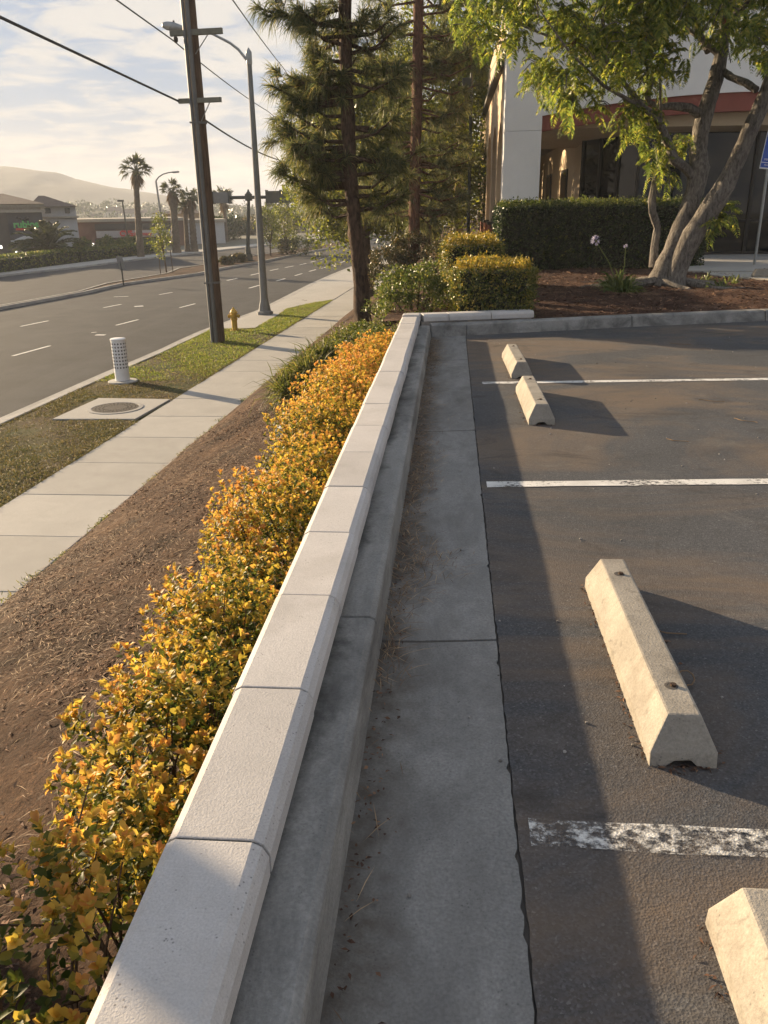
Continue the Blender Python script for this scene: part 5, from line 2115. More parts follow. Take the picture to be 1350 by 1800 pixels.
def fronds(base, dirs, Ls, npair=13):
    """feather leaves: a drooping rachis with paired narrow pinnae"""
    n = len(base)
    parts = []
    side = unit(np.cross(dirs, np.array([0, 0, 1.0]) + rng.normal(size=dirs.shape) * .15))
    nn = np.cross(side, dirs)
    dn = np.array([0, 0, -1.0])
    Lc = Ls[:, None]
    for j in range(npair):
        s = 0.12 + 0.88 * j / (npair - 1)
        c = base + dirs * Lc * s * (1 - .12 * s) + dn * Lc * .42 * s * s
        tang = unit(dirs + dn * .84 * s)
        pl = Lc[:, 0] * .34 * math.sin(math.pi * (0.16 + 0.76 * s)) ** .8
        for sg in (-1, 1):
            d = unit(side * sg * .9 + tang * .55 + dn * .18 + rng.normal(size=dirs.shape) * .10)
            parts.append(leaf_geo(c, d, pl, pl * .28, unit(nn + rng.normal(size=dirs.shape) * .25), .3, .25, fine=False))
    return parts


LOWB = [(800, 70), (830, 60), (880, 100), (930, 160), (960, 150), (1000, 182), (1060, 195), (1110, 200), (1140, 170), (1180, 135), (1230, 120), (1300, 100), (1350, 115), (1450, 140)]
cx, cy_, dd_ = [], [], []
R3 = random.Random(3)
while len(cx) < 470:
    x, y = R3.uniform(800, 1460), R3.uniform(-330, 200)
    lim = np.interp(x, [q[0] for q in LOWB], [q[1] for q in LOWB])
    if y > lim - 8:
        continue
    edge = np.interp(y, [-330, -150, 0, 200], [1010, 880, 800, 800])
    if x < edge:
        continue
    # leave holes where the white wall shows through
    if (1185 < x < 1350 and 70 < y < 175) or (850 < x < 930 and y > 75) or (1165 < x < 1255 and 120 < y):
        continue
    if math.sin(x * .043 + 1) * math.sin(y * .05 + x * .017) < -0.55 and y > -40:
        continue
    cx.append(x); cy_.append(y); dd_.append(R3.uniform(-2.3, 2.3))
for (x, y, d) in ((1150, 250, -.2), (1162, 272, .3), (1172, 300, .3), (1152, 292, .35), (1146, 222, -.3), (1185, 270, -.1), (1112, 178, -.6), (1095, 200, -.7), (1120, 235, -.4), (1140, 205, -.4), (1200, 250, .1),
                  (1258, 380, -.2), (1272, 372, -.2), (1245, 392, -.1), (1000, 170, -.3), (985, 150, .2), (1050, 178, -.5), (940, 150, .2), (960, 130, .1)):
    cx.append(x); cy_.append(y); dd_.append(d)
cen = np.array([jp(x, y, d) for x, y, d in zip(cx, cy_, dd_)])
per = 13
cb = np.repeat(cen, per, 0) + rng.normal(size=(len(cen) * per, 3)) * .10
dr = rand_dirs(len(cb), 0.05)
parts = fronds(cb, dr, rng.uniform(.22, .40, len(cb)))
V, F = merge_geo(parts)
tag(npmesh('crown', V, F, M['jaca'], jt), kind='stuff')
mb = MB()
for c in cen[::1]:
    for k in range(2):
        q = c + np.array([random.uniform(-.3, .3), random.uniform(-.3, .3), random.uniform(-.35, .1)])
        mb.tube([q, (q + c) / 2 + np.array([0, 0, .04]), c], [.008, .008, .006], 4, cap=False)
tag(mb.build('twigs', M['grey_bark'], jt), kind='stuff')
# brown seed pods
pods = rng.integers(0, len(cen), 26)
V, F = leaf_geo(cen[pods] + rng.normal(size=(26, 3)) * .15, unit(rng.normal(size=(26, 3)) * .4 + np.array([0, 0, -1.0])), .10, .07, fold=.6)
tag(npmesh('seed_pods', V, F, M['flower_red'], jt), kind='stuff')


# ---- strap leaved plants
def strap_plant(name, p, n, L_, w, label, stems=(), mat='strap', spread=.8):
    p = np.asarray(p, float)
    t = empty(name, tuple(p), label, 'plant')
    d = rand_dirs(n, 0.9)
    d = unit(d * np.array([spread, spread, 1]))
    d[:, 2] = np.abs(d[:, 2])
    b = rng.normal(size=(n, 3)) * np.array([.07, .07, 0])
    V, F = blade_geo(b, d, L_ * rng.uniform(.5, 1.1, n), w, rng.uniform(.25, .8, n))
    tag(npmesh('leaves', V, F, M[mat], t), kind='stuff')
    for (q, hr) in stems:
        e = np.asarray(q) - p
        mb = MB()
        mb.tube([(0, 0, 0), e * .5 + np.array([0.03, 0, .05]), e], [.011, .009, .007], 6)
        mb.build('flower_stem', M['strap'], t)
        nn = 46
        dirs = rand_dirs(nn, .25)
        V, F = leaf_geo(np.tile(e, (nn, 1)) + dirs * hr * .45, dirs, hr * .75, hr * .32, None, .3, .2)
        tag(npmesh('flower_head', V, F, M['petal'], t), kind='stuff')
    return t


pa = atz(1088, 512, .17)
strap_plant('agapanthus', pa, 240, .70, .028, 'strap leaved plant with pale violet flower heads on tall stems', [(aty(1047, 423, pa[1]), .075), (aty(1100, 433, pa[1] + .2), .035)])
pa = atz(1262, 505, .18)
strap_plant('lily_plant', pa, 40, .42, .022, 'small strap leaved plant on the mulch beside the drive')
pa = atz(1285, 498, .18)
strap_plant('lily_plant', pa, 16, .40, .024, 'few upright strap leaves at the edge of the mulch by the pale wheel stop', spread=.4)
pa = atz(1240, 492, .18)
strap_plant('lily_plant', pa, 26, .3, .02, 'small leafy tuft on the mulch next to the forked trunk')

# tall grass tufts on the bank
GR = ('tall arching grass tuft beside the yellow green shrub', 'tall arching grass tuft between the shrubs and the sidewalk', 'tall arching grass tuft beside the dense orange shrub', 'tall arching grass tuft below the near pine', 'thin grass tuft at the foot of the near pine trunk', 'broad leaved grass tuft by the pine trunk')
for i, ((x, y), n_, Lg) in enumerate(zip(((515, 692), (545, 665), (570, 640), (600, 615), (632, 592), (655, 590)), (900, 1100, 1100, 900, 300, 300), (.80, .85, .80, .70, .5, .5))):
    p = on_bank(x, y)
    strap_plant('grass_tuft', p, n_, Lg, .015, GR[i], mat='tallgrass', spread=.9)

# ---- lawn grass on the parkway
def scatter_park(n, ymin, ymax, L_, w, mat, name, prob):
    y = ymin + (ymax - ymin) * rng.random(n)
    t = rng.random(n)
    xk = np.array([kerb_x(v) for v in y]) + .06
    xs_ = sw_l(y) - .03
    x = xk + (xs_ - xk) * t
    keep = rng.random(n) < prob(x, y)
    # keep off the slab, pads and apron
    q = mo
    keep &= ~((np.abs(x - q[0]) < 1.0) & (np.abs(y - q[1]) < 1.0))
    keep &= np.hypot(x - VB[0], y - VB[1]) > .45
    ap = np.array([in_poly(a, b, APRON) for a, b in zip(x, y)])
    keep &= ~ap
    x, y = x[keep], y[keep]
    m = len(x)
    p = np.stack([x, y, park_z(x, y)], 1)
    V, F = blade_geo(p, rand_dirs(m, 0.9), L_ * rng.uniform(.5, 1.3, m), w, rng.uniform(.1, .6, m))
    tag(npmesh(name, V, F, mat), kind='stuff')


def in_poly(x, y, poly):
    c = False
    n = len(poly)
    for i in range(n):
        x0, y0 = poly[i]
        x1, y1 = poly[(i + 1) % n]
        if (y0 > y) != (y1 > y) and x < (x1 - x0) * (y - y0) / (y1 - y0) + x0:
            c = not c
    return c


scatter_park(95000, 20, 39.2, 0.085, .011, M['grass'], 'lawn_grass', lambda x, y: np.clip(0.45 + .5 * vnoise(x, y, .6) + (y - 26) * .03, 0.05, 1))
scatter_park(80000, 9, 24, 0.06, .009, M['drygrass'], 'sparse_grass', lambda x, y: np.clip(0.55 + .7 * vnoise(x, y, .7, 4) + (16 - y) * .05, 0.03, 1))
for o in scene.objects:
    if o.name in ('lawn_grass', 'sparse_grass'):
        tag(o, 'green grass growing in the parkway by the lamp' if o.name == 'lawn_grass' else 'sparse dry grass around the manhole slab', 'grass')

# ragged edges: grass leaning over the slabs, small weeds on the bank side
n = 9000
y = rng.uniform(9, 38.5, n)
keep = (rng.random(n) < np.clip(.55 + .6 * vnoise(y * .9, y * 1.7, 1.0, 2), .05, 1)) & ~((np.abs(y - mo[1]) < 1.0))
y = y[keep]
x = sw_l(y) - np.abs(rng.normal(size=len(y))) * .035
p = np.stack([x, y, np.full(len(y), ZS - .005)], 1)
d = unit(rand_dirs(len(y), .7) + np.array([.5, 0, 0]))
V, F = blade_geo(p, d, .075 * rng.uniform(.5, 1.4, len(y)), .009, rng.uniform(.2, .8, len(y)))
tag(npmesh('edge_grass', V, F, M['drygrass']), 'ragged grass leaning over the parkway edge of the sidewalk', 'grass', kind='stuff')
parts = []
for yc in list(rng.uniform(7.5, 30, 34)) + [9.0, 14.6, 15.1]:
    m = int(rng.integers(18, 60))
    xc_ = sw_r(yc) + rng.normal() * .05 + .05
    p = np.stack([xc_ + rng.normal(size=m) * .05, yc + rng.normal(size=m) * .10, np.full(m, 0.0)], 1)
    p[:, 2] = [bank_z(a, b) - .01 for a, b in p[:, :2]]
    p[:, 2] = np.maximum(p[:, 2], ZS - .01)
    parts.append(blade_geo(p, rand_dirs(m, .8), .11 * rng.uniform(.4, 1.3, m), .011, rng.uniform(.2, .8, m)))
V, F = merge_geo(parts)
tag(npmesh('edge_weeds', V, F, M['tallgrass']), 'small weeds growing between the sidewalk and the bank', 'weeds', kind='stuff')

# ---- litter: chips and straw on the bank, needles in the gutter, chips on the bed
def flat_bits(p, n3, Lr, Wr, lift=.006, curve=.15):
    n = len(p)
    a = rng.random(n) * 6.283
    d = np.stack([np.cos(a), np.sin(a), rng.normal(size=n) * .25], 1)
    d = unit(d - n3 * np.sum(d * n3, 1)[:, None] * .8)
    L_ = rng.uniform(*Lr, n)
    W_ = rng.uniform(*Wr, n)
    return leaf_geo(p + n3 * lift, d, L_, W_, unit(n3 + rng.normal(size=(n, 3)) * .35), .2, curve, fine=False)


def bank_pts(n, y0, y1, near=1.0):
    y = y0 + (y1 - y0) * rng.random(n) ** near
    t = rng.random(n)
    xt = np.array([bank_top(v)[0] for v in y])
    x = sw_r(y) + .06 + (xt - sw_r(y) - .06) * t
    z = np.array([bank_z(a, b) for a, b in zip(x, y)])
    return np.stack([x, y, z], 1)


bn = unit(np.array([[-.42, 0, 1.0]]))
p = bank_pts(52000, 1.0, 14.0, 1.25)
p = p[vnoise(p[:, 0], p[:, 1], 1.6, 9) + rng.normal(size=len(p)) * .4 > .05]
V, F = flat_bits(p, np.tile(bn, (len(p), 1)), (.014, .065), (.006, .018), .010)
o = tag(npmesh('bark_chips', V, F, M['chips']), 'dark bark chips spread over the bank', 'mulch', kind='stuff')
p = bank_pts(30000, 1.0, 15.0, 1.3)
keep = vnoise(p[:, 0], p[:, 1], 1.1, 5) + rng.normal(size=len(p)) * .35 > -.05
p = p[keep]
V, F = flat_bits(p, np.tile(bn, (len(p), 1)), (.05, .17), (.003, .0055), .016, .05)
tag(npmesh('dry_straw', V, F, M['straw']), 'dry needles and straw lying on the bank', 'straw', kind='stuff')

n = 11000
x = rng.uniform(-.2, 8.5, n); y = 11.3 + rng.random(n) * 9
ok = np.array([b > fc_y(max(-.2, a)) + .25 for a, b in zip(x, y)])
x, y = x[ok], y[ok]
p = np.stack([x, y, bed_z(x, y)], 1)
V, F = flat_bits(p, np.tile([[0, 0, 1.0]], (len(p), 1)), (.03, .14), (.008, .026), .014)
tag(npmesh('bed_chips', V, F, M['chips']), 'bark chips on the bed under the forked tree', 'mulch', kind='stuff')

# needle drifts against the kerb
n = 6500
y = rng.uniform(.4, 10.4, n)
dens = np.clip(.30 + .55 * np.sin(y * 2.1 + .8) * np.sin(y * .9 + .2) + .8 * np.exp(-((y - 3.55) / .35) ** 2) + .35 * (y > 4.5) - .3 * (y < 2.4), 0.02, 1)
k = rng.random(n) < dens
y = y[k]
n = len(y)
wd = .05 + .10 * np.exp(-((y - 3.45) / .3) ** 2) + .03 * (y > 4.5)
x = -.238 + np.abs(rng.normal(size=n)) * wd
p = np.stack([x, y, np.full(n, .002) + rng.random(n) * .012], 1)
a = rng.normal(size=n) * .8 + math.pi / 2
d = unit(np.stack([np.cos(a), np.sin(a), rng.normal(size=n) * .06], 1))
V, F = leaf_geo(p, d, rng.uniform(.05, .16, n), .0028, np.tile([[0, 0, 1.0]], (n, 1)), .1, rng.uniform(-.0, .06), fine=False)
tag(npmesh('needle_litter', V, F, M['straw']), 'brown pine needles drifted in the gutter along the kerb', 'litter', kind='stuff')
n = 900
y = rng.uniform(.4, 10.4, n)
x = -.238 + np.abs(rng.normal(size=n)) * .045
p = np.stack([x, y, np.full(n, -.002)], 1)
V, F = flat_bits(p, np.tile([[0, 0, 1.0]], (n, 1)), (.006, .022), (.004, .012), .006)
tag(npmesh('gutter_dirt', V, F, M['chips']), 'bits of dirt and bark lying in the gutter', 'litter', kind='stuff')

# dirt and straw caught along the feet of the wheel stops
pp = []
for sx, sy, sl in ((.685, .29, 1.22), (.695, 2.075, 1.23), (.69, 6.12, 1.2), (.68, 7.9, 1.2)):
    m = 170
    yy = sy + rng.random(m) * sl
    sd = np.where(rng.random(m) < .6, -1, 1)
    pp.append(np.stack([sx + sd * (.100 + np.abs(rng.normal(size=m)) * .012), yy, np.full(m, .001)], 1))
    m = 40
    pp.append(np.stack([sx + rng.normal(size=m) * .05, sy - np.abs(rng.normal(size=m)) * .015, np.full(m, .001)], 1))
pp = np.concatenate(pp)
V, F = flat_bits(pp, np.tile([[0, 0, 1.0]], (len(pp), 1)), (.006, .028), (.003, .010), .004)
tag(npmesh('stop_dirt', V, F, M['chips']), 'dirt and bark crumbs caught along the feet of the wheel stops', 'litter', kind='stuff')

# small stones and scraps on the asphalt and gutter
M['pebble'] = leaf_mat('pale_grit', ((0, (.10, .09, .08)), (1, (.34, .32, .30))), 0, .9, 1.0)
n = 260
x = rng.uniform(-.1, 4.5, n); y = .9 + rng.random(n) ** 1.3 * 10
z = np.where(x < .2, -.003, 0.0)
parts = []
mbp = MB()
for a, b, c in zip(x, y, z):
    s = random.uniform(.0025, .0075) * (1.5 if random.random() < .06 else 1)
    mbp.lathe([(s * .8, 0), (s, s * .5), (s * .5, s * 1.1)], (a, b, c), 5)
V = np.array(mbp.v)
o = mbp.build('grit', M['pebble'])
tag(o, 'small pale stones scattered on the asphalt and gutter', 'grit', kind='stuff')
# a few curled straws and twigs on the asphalt
SCR = [((1165, 1110), .10, 'curled dry twig behind the second wheel stop'), ((1205, 1200), .07, 'small curled ring of dry needles against the second wheel stop'), ((1190, 775), .10, 'pale dry stalk lying on the asphalt between the stall lines'), ((1250, 705), .12, 'thin brown twig lying on the asphalt past the wheel stops'), ((1310, 740), .12, 'short dark twig lying on the asphalt at the right'), ((1195, 605), .16, 'pale dry leaf stalk lying near the far kerb')]
for (px, py), s, lab in SCR:
    q = atz(px, py, .006)
    a0 = random.random() * 6
    pts = []
    for k in range(9):
        a = a0 + k * (.75 if 'ring' in lab else .14)
        if 'ring' in lab:
            pts.append((math.cos(a) * s * .4, math.sin(a) * s * .35, .004 + .03 * (1 + math.sin(a)) / 2))
        else:
            pts.append((s * (k - 4) / 5 * math.cos(a0) + .01 * math.sin(k), s * (k - 4) / 5 * math.sin(a0) + .01 * math.cos(k * .7), .004))
    mb = MB()
    mb.tube(pts, .0028, 5)
    o = mb.build('dry_twig', M['straw'], loc=None)
    o.location = tuple(q)
    tag(o, lab.replace(' at the right', ' beside the thin brown one'), 'twig')
# ------------------------------------------------------------------ across the street
M['shop_grey'] = plain('slate_stucco', (0.095, 0.095, 0.105), 0.9, 0, .08, 1)
M['shop_lower'] = plain('lower_stucco', (0.085, 0.075, 0.065), 0.9, 0, .08, 1)
M['shop_white'] = plain('pale_shop_stucco', (0.46, 0.47, 0.48), 0.9, 0, .06, 1)
M['shop_brick'] = plain('brown_brick', (0.13, 0.075, 0.060), 0.9, 0, .12, 4)
M['shop_dark'] = plain('shop_dark_band', (0.050, 0.047, 0.045), 0.9)
M['trim'] = plain('cream_trim', (0.32, 0.29, 0.24), 0.9)
M['tile_roof'] = plain('tiled_roof', (0.085, 0.062, 0.050), 0.9, 0, .25, 2)
M['sign_band'] = plain('sign_band', (0.40, 0.38, 0.38), 0.8)


def emis(name, col, s):
    k = NT(name)
    k.b.inputs['Emission Color'].default_value = (*col, 1)
    k.b.inputs['Emission Strength'].default_value = s
    return k.done(col, .5)


M['green_sign'] = emis('green_letters', (0.10, 0.42, 0.12), 0.0)  # plain green letter colour, without any glow
M['red_sign'] = emis('lit_red_letters', (0.50, 0.05, 0.04), 0.02)
M['pane_dim'] = plain('dim_shop_glass', (0.05, 0.055, 0.06), 0.25)
M['lamp_lit'] = emis('lit_wall_lamp', (1.0, 0.93, 0.8), 1.0)


def box_px(mb, x0, x1, y0, y1, Y, depth, grow=0.0):
    """front face through two photo corners at distance Y"""
    a, b = aty(x0, y1, Y), aty(x1, y0, Y)
    mb.box(a[0] - grow, b[0] + grow, Y - grow, Y + depth, a[2], b[2])
    return mb


def fpart(parent, mb, name, mat, par=None, **kw):
    loc = tuple(parent.location)
    o = mb.build(name, mat, None, loc=loc, **kw)
    o.location = (0, 0, 0)
    o.parent = par or parent
    return o


# slate shop with green letters
Yr = 78.0
z0 = ZR
e = empty('corner_shop', (aty(20, 430, Yr)[0], Yr, z0), 'slate grey corner shop with green lettering and a low tiled roof', 'shop building')


def P_(x, y, Y):
    return aty(x, y, Y)


mb = MB(); a, b = P_(-90, 373, Yr), P_(67, 373, Yr)
mb.box(a[0], b[0], Yr, Yr + 12, z0, a[2])
fpart(e, mb, 'wall', M['shop_grey'])
mb = MB(); c = P_(-90, 421, Yr)
mb.box(a[0], b[0] + .05, Yr - .06, Yr - .001, z0, c[2])
fpart(e, mb, 'lower_wall', M['shop_lower'])
mb = MB(); c = P_(2, 421, Yr)
mb.box(c[0] - .5, c[0] + .9, Yr - .35, Yr - .062, z0, a[2] - .1)
fpart(e, mb, 'pilaster', M['shop_lower'])
mb = MB(); t0, t1 = P_(-90, 376, Yr), P_(73, 372, Yr)
mb.box(t0[0], t1[0], Yr - .35, Yr + 12.2, t0[2] + .02, P_(-90, 371, Yr)[2])
mb.box(t0[0], P_(66, 372, Yr)[0], Yr - .1, Yr + 12, P_(-90, 371, Yr)[2] + .002, P_(-90, 366, Yr)[2])
mb.box(t0[0], t1[0], Yr - .35, Yr + 12.2, P_(-90, 366, Yr)[2] + .002, P_(-90, 361, Yr)[2])
fpart(e, mb, 'cornice', M['trim'])
mb = MB()
r0, r1, r2 = P_(-120, 361, Yr), P_(72, 361, Yr), P_(5, 338, Yr)
zr = r0[2] + .01
mb.add([(r0[0], Yr - .5, zr), (r1[0], Yr - .5, zr), (r1[0], Yr + 12.4, zr), (r0[0], Yr + 12.4, zr), (r2[0], Yr + 6, r2[2]), (r0[0] + 3, Yr + 6, r2[2])],
       [(0, 1, 4, 5), (1, 2, 4), (2, 3, 5, 4), (3, 0, 5), (0, 3, 2, 1)])
fpart(e, mb, 'roof', M['tile_roof'])
# arched window and lower window with panes
for (xa, xb, ya, yb, nx, nz) in ((27, 54, 428, 436, 2, 1), (32, 66, 442, 462, 4, 2)):
    mb = MB(); box_px(mb, xa, xb, ya, yb, Yr - .10, .06)
    w = fpart(e, mb, 'window', M['trim'])
    p, q = P_(xa, yb, Yr), P_(xb, ya, Yr)
    for i in range(nx):
        for j in range(nz):
            mb = MB()
            ww, hh = (q[0] - p[0]) / nx, (q[2] - p[2]) / nz
            mb.box(p[0] + i * ww + .07, p[0] + (i + 1) * ww - .07, Yr - .16, Yr - .105, p[2] + j * hh + .07, p[2] + (j + 1) * hh - .07)
            fpart(e, mb, 'pane', M['pane_dim'], w)
mb = MB()
arc = [P_(26 + 40 * t, 426 - 11 * math.sin(math.pi * (.12 + .76 * t)) + 3, Yr) - np.array([0, .2, 0]) for t in np.linspace(0, 1, 14)]
mb.tube(arc, .16, 6)
fpart(e, mb, 'arch_moulding', M['shop_white'])
mb = MB(); mb.tube([P_(3, 424, Yr) - np.array([0, .2, 0]), P_(26, 424.5, Yr) - np.array([0, .2, 0])], .1, 6)
fpart(e, mb, 'string_course', M['shop_white'])
c = P_(40, 395, Yr - .25)
text_mesh('rubios', 0.86, M['green_sign'], e, tuple(c - np.array(e.location)), (math.pi / 2, 0, 0), .05, bold=.03)
mb = MB()
box_px(mb, 25, 55, 401, 405, Yr - .2, .1)
fpart(e, mb, 'red_sign_strip', M['red_sign'])
mb = MB()
cc = [P_(26 + 20 * t, 385 - 2.2 * math.sin(t * 9.4), Yr - .2) for t in np.linspace(0, 1, 12)]
mb.tube(cc, .09, 6)
fpart(e, mb, 'wave_mark', M['shop_dark'])
for x, y in ((24, 441), (72, 440), (1, 434)):
    mb = MB(); q = P_(x, y, Yr - .3)
    mb.lathe([(.03, -.16), (.13, -.10), (.13, .10), (.03, .16)], tuple(q), 8)
    fpart(e, mb, 'wall_lamp', M['lamp_lit'])

# white tower with a hipped roof
Yt = 92.0
tw = empty('white_tower', (P_(100, 430, Yt)[0], Yt, z0), 'white two storey tower with a hipped tiled roof behind the slate shop', 'building')
a, b = P_(60, 365, Yt), P_(129, 365, Yt)
mb = MB(); mb.box(a[0], b[0], Yt, Yt + 7, z0, P_(60, 364, Yt)[2])
fpart(tw, mb, 'wall', M['shop_white'])
mb = MB(); mb.box(a[0] - .3, P_(134, 380, Yt)[0], Yt - .35, Yt + 7.3, P_(60, 384, Yt)[2], P_(60, 381, Yt)[2])
fpart(tw, mb, 'string_course', M['trim'])
mb = MB(); r0, r1, r2 = P_(54, 364, Yt), P_(132, 364, Yt), P_(78, 343, Yt)
zz = r0[2] + .02
mb.add([(r0[0], Yt - .8, zz), (r1[0], Yt - .8, zz), (r1[0], Yt + 7.8, zz), (r0[0], Yt + 7.8, zz), (r2[0], Yt + 3.5, r2[2]), (r2[0] - .6, Yt + 3.5, r2[2])], [(0, 1, 4, 5), (1, 2, 4), (2, 3, 5, 4), (3, 0, 5), (0, 3, 2, 1)])
fpart(tw, mb, 'roof', M['tile_roof'])
for x0, x1 in ((80, 88), (112, 119)):
    mb = MB(); box_px(mb, x0, x1, 366, 375, Yt - .08, .07)
    fpart(tw, mb, 'window', M['pane_dim'])
mb = MB(); q = P_(87, 395, Yt - .1)
mb.add([q + np.array(v) for v in ((-.35, 0, 0), (0, 0, -.45), (.35, 0, 0), (0, 0, .45), (-.35, .1, 0), (0, .1, -.45), (.35, .1, 0), (0, .1, .45))], [(0, 1, 2, 3), (0, 4, 5, 1), (1, 5, 6, 2), (2, 6, 7, 3), (3, 7, 4, 0)])
fpart(tw, mb, 'diamond_tile', M['shop_dark'])

# brick pharmacy
Yc = 104.0
ph = empty('pharmacy_building', (P_(215, 430, Yc)[0], Yc, z0), 'long low brown brick pharmacy with a pale sign band and red lettering', 'shop building')
a, b = P_(108, 391, Yc), P_(318, 388, Yc)
mb = MB(); mb.box(a[0], b[0], Yc, Yc + 16, z0, a[2])
fpart(ph, mb, 'wall', M['shop_brick'])
mb = MB(); mb.box(a[0] - .2, b[0] + .2, Yc - .3, Yc + 16.2, a[2] + .002, a[2] + .35)
fpart(ph, mb, 'parapet_cap', M['trim'])
mb = MB(); box_px(mb, 168, 296, 392, 404, Yc - .5, .49)
fpart(ph, mb, 'dark_fascia', M['shop_dark'])
mb = MB(); box_px(mb, 169, 296, 404.5, 418, Yc - .8, .79)
fpart(ph, mb, 'sign_band', M['sign_band'])
mb = MB(); box_px(mb, 172, 294, 418.5, 440, Yc - .1, .09)
fpart(ph, mb, 'recess', M['shop_dark'])
for x0, x1 in ((177, 200), (228, 246), (258, 275)):
    mb = MB(); box_px(mb, x0, x1, 424, 438, Yc - .2, .09)
    fpart(ph, mb, 'window', M['pane_dim'])
q = P_(216, 411, Yc - .95)
text_mesh('CVS', 0.85, M['red_sign'], ph, tuple(q - np.array(ph.location)), (math.pi / 2, 0, 0), .05, bold=.04)
q = P_(242, 411.5, Yc - .95)
text_mesh('pharmacy', 0.60, M['red_sign'], ph, tuple(q - np.array(ph.location)), (math.pi / 2, 0, 0), .05, bold=.015)
for x, y in ((165, 429), (211, 428), (307, 427)):
    mb = MB(); q = P_(x, y, Yc - .4)
    mb.lathe([(.03, -.16), (.14, -.10), (.14, .10), (.03, .16)], tuple(q), 8)
    fpart(ph, mb, 'wall_lamp', M['lamp_lit'])
# white end wall, and the small tower beyond the palms
pw = empty('white_shop_wing', (P_(340, 430, Yc + 6)[0], Yc + 6, z0), 'white shop wing behind the three palms', 'building')
mb = MB(); a, b = P_(316, 392, Yc + 6), P_(392, 390, Yc + 6)
mb.box(a[0], b[0], Yc + 6, Yc + 16, z0, a[2]); fpart(pw, mb, 'wall', M['shop_white'])
mb = MB(); mb.box(a[0] - .2, b[0] + .2, Yc + 5.7, Yc + 16.2, a[2] + .002, a[2] + .4); fpart(pw, mb, 'parapet_cap', M['trim'])
st = empty('small_tower', (P_(320, 430, Yc + 22)[0], Yc + 22, z0), 'small cream tower with a tiled hip roof behind the palms', 'building')
mb = MB(); a, b = P_(290, 376, Yc + 22), P_(358, 376, Yc + 22)
mb.box(a[0], b[0], Yc + 22, Yc + 30, z0, a[2]); fpart(st, mb, 'wall', M['sun_peach'])
mb = MB(); r0, r1, r2 = P_(284, 376, Yc + 22), P_(362, 376, Yc + 22), P_(320, 368, Yc + 22)
zz = r0[2] + .01
mb.add([(r0[0], Yc + 21, zz), (r1[0], Yc + 21, zz), (r1[0], Yc + 31, zz), (r0[0], Yc + 31, zz), (r2[0], Yc + 26, r2[2] + .4)], [(0, 1, 4), (1, 2, 4), (2, 3, 4), (3, 0, 4), (0, 3, 2, 1)])
fpart(st, mb, 'roof', M['tile_roof'])
for x in (296, 303):
    mb = MB(); box_px(mb, x, x + 4, 379, 386, Yc + 21.9, .08); fpart(st, mb, 'window', M['pane_dim'])

for fb in (e, tw, ph, pw, st):                  # the shop fronts face the road
    fb.rotation_euler.z = math.atan2(-fb.location[0], fb.location[1])

# long low hedge along the far sidewalk, in two lengths
def hedge_line(p, q, w, h, label, dens=26):
    p, q = np.array(p, float), np.array(q, float)
    t = empty('street_hedge', ((p[0] + q[0]) / 2, (p[1] + q[1]) / 2, ZR + .1), label, 'hedge', 'low hedges along the far sidewalk')
    d = q - p; Ln = np.linalg.norm(d); d /= Ln
    nrm = np.array([d[1], -d[0]])
    n = int(Ln * dens * 6)
    s = (rng.random(n) - .5) * Ln
    ang = rng.random(n) * math.pi
    P = np.stack([d[0] * s + nrm[0] * np.cos(ang) * w / 2, d[1] * s + nrm[1] * np.cos(ang) * w / 2, h * np.clip(np.sin(ang) * 1.5, .05, 1) + rng.normal(size=n) * .04], 1)
    V, F = leaf_geo(P, rand_dirs(n, .4), .2, .13, None, .2, .1, fine=False)
    tag(npmesh('foliage', V, F, M['bushleaf'], t), kind='stuff')
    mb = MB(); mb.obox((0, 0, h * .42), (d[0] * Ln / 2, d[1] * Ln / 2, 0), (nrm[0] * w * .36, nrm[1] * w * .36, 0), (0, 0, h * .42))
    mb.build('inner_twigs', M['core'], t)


g = lambda x, y: atz(x, y, ZR + .13)[:2]
p1, p2 = g(-60, 486), g(128, 461)
p3 = g(275, 443)
hedge_line(p1, p2, 1.3, 1.05, 'low green hedge in front of the slate corner shop')
hedge_line((p2[0] + .1, p2[1] + .4), p3, 1.3, 0.95, 'low green hedge between the round palm and the staked tree')
for i, (x, y, r, lab) in enumerate(((150, 446, 1.0, 'small round shrub beside the round palm'), (190, 441, 1.1, 'small clipped shrub in front of the pharmacy, beside the hedge'), (222, 441, 1.1, 'small clipped shrub near the thin lamp post'), (240, 439, 1.1, 'small clipped shrub under the tall slim palm'))):
    p = atz(x, y + 4, ZR)
    bush('far_shrub', (p[0], p[1], ZR), r, r, 1.5, 60, 22, .22, M['bushleaf'], lab)

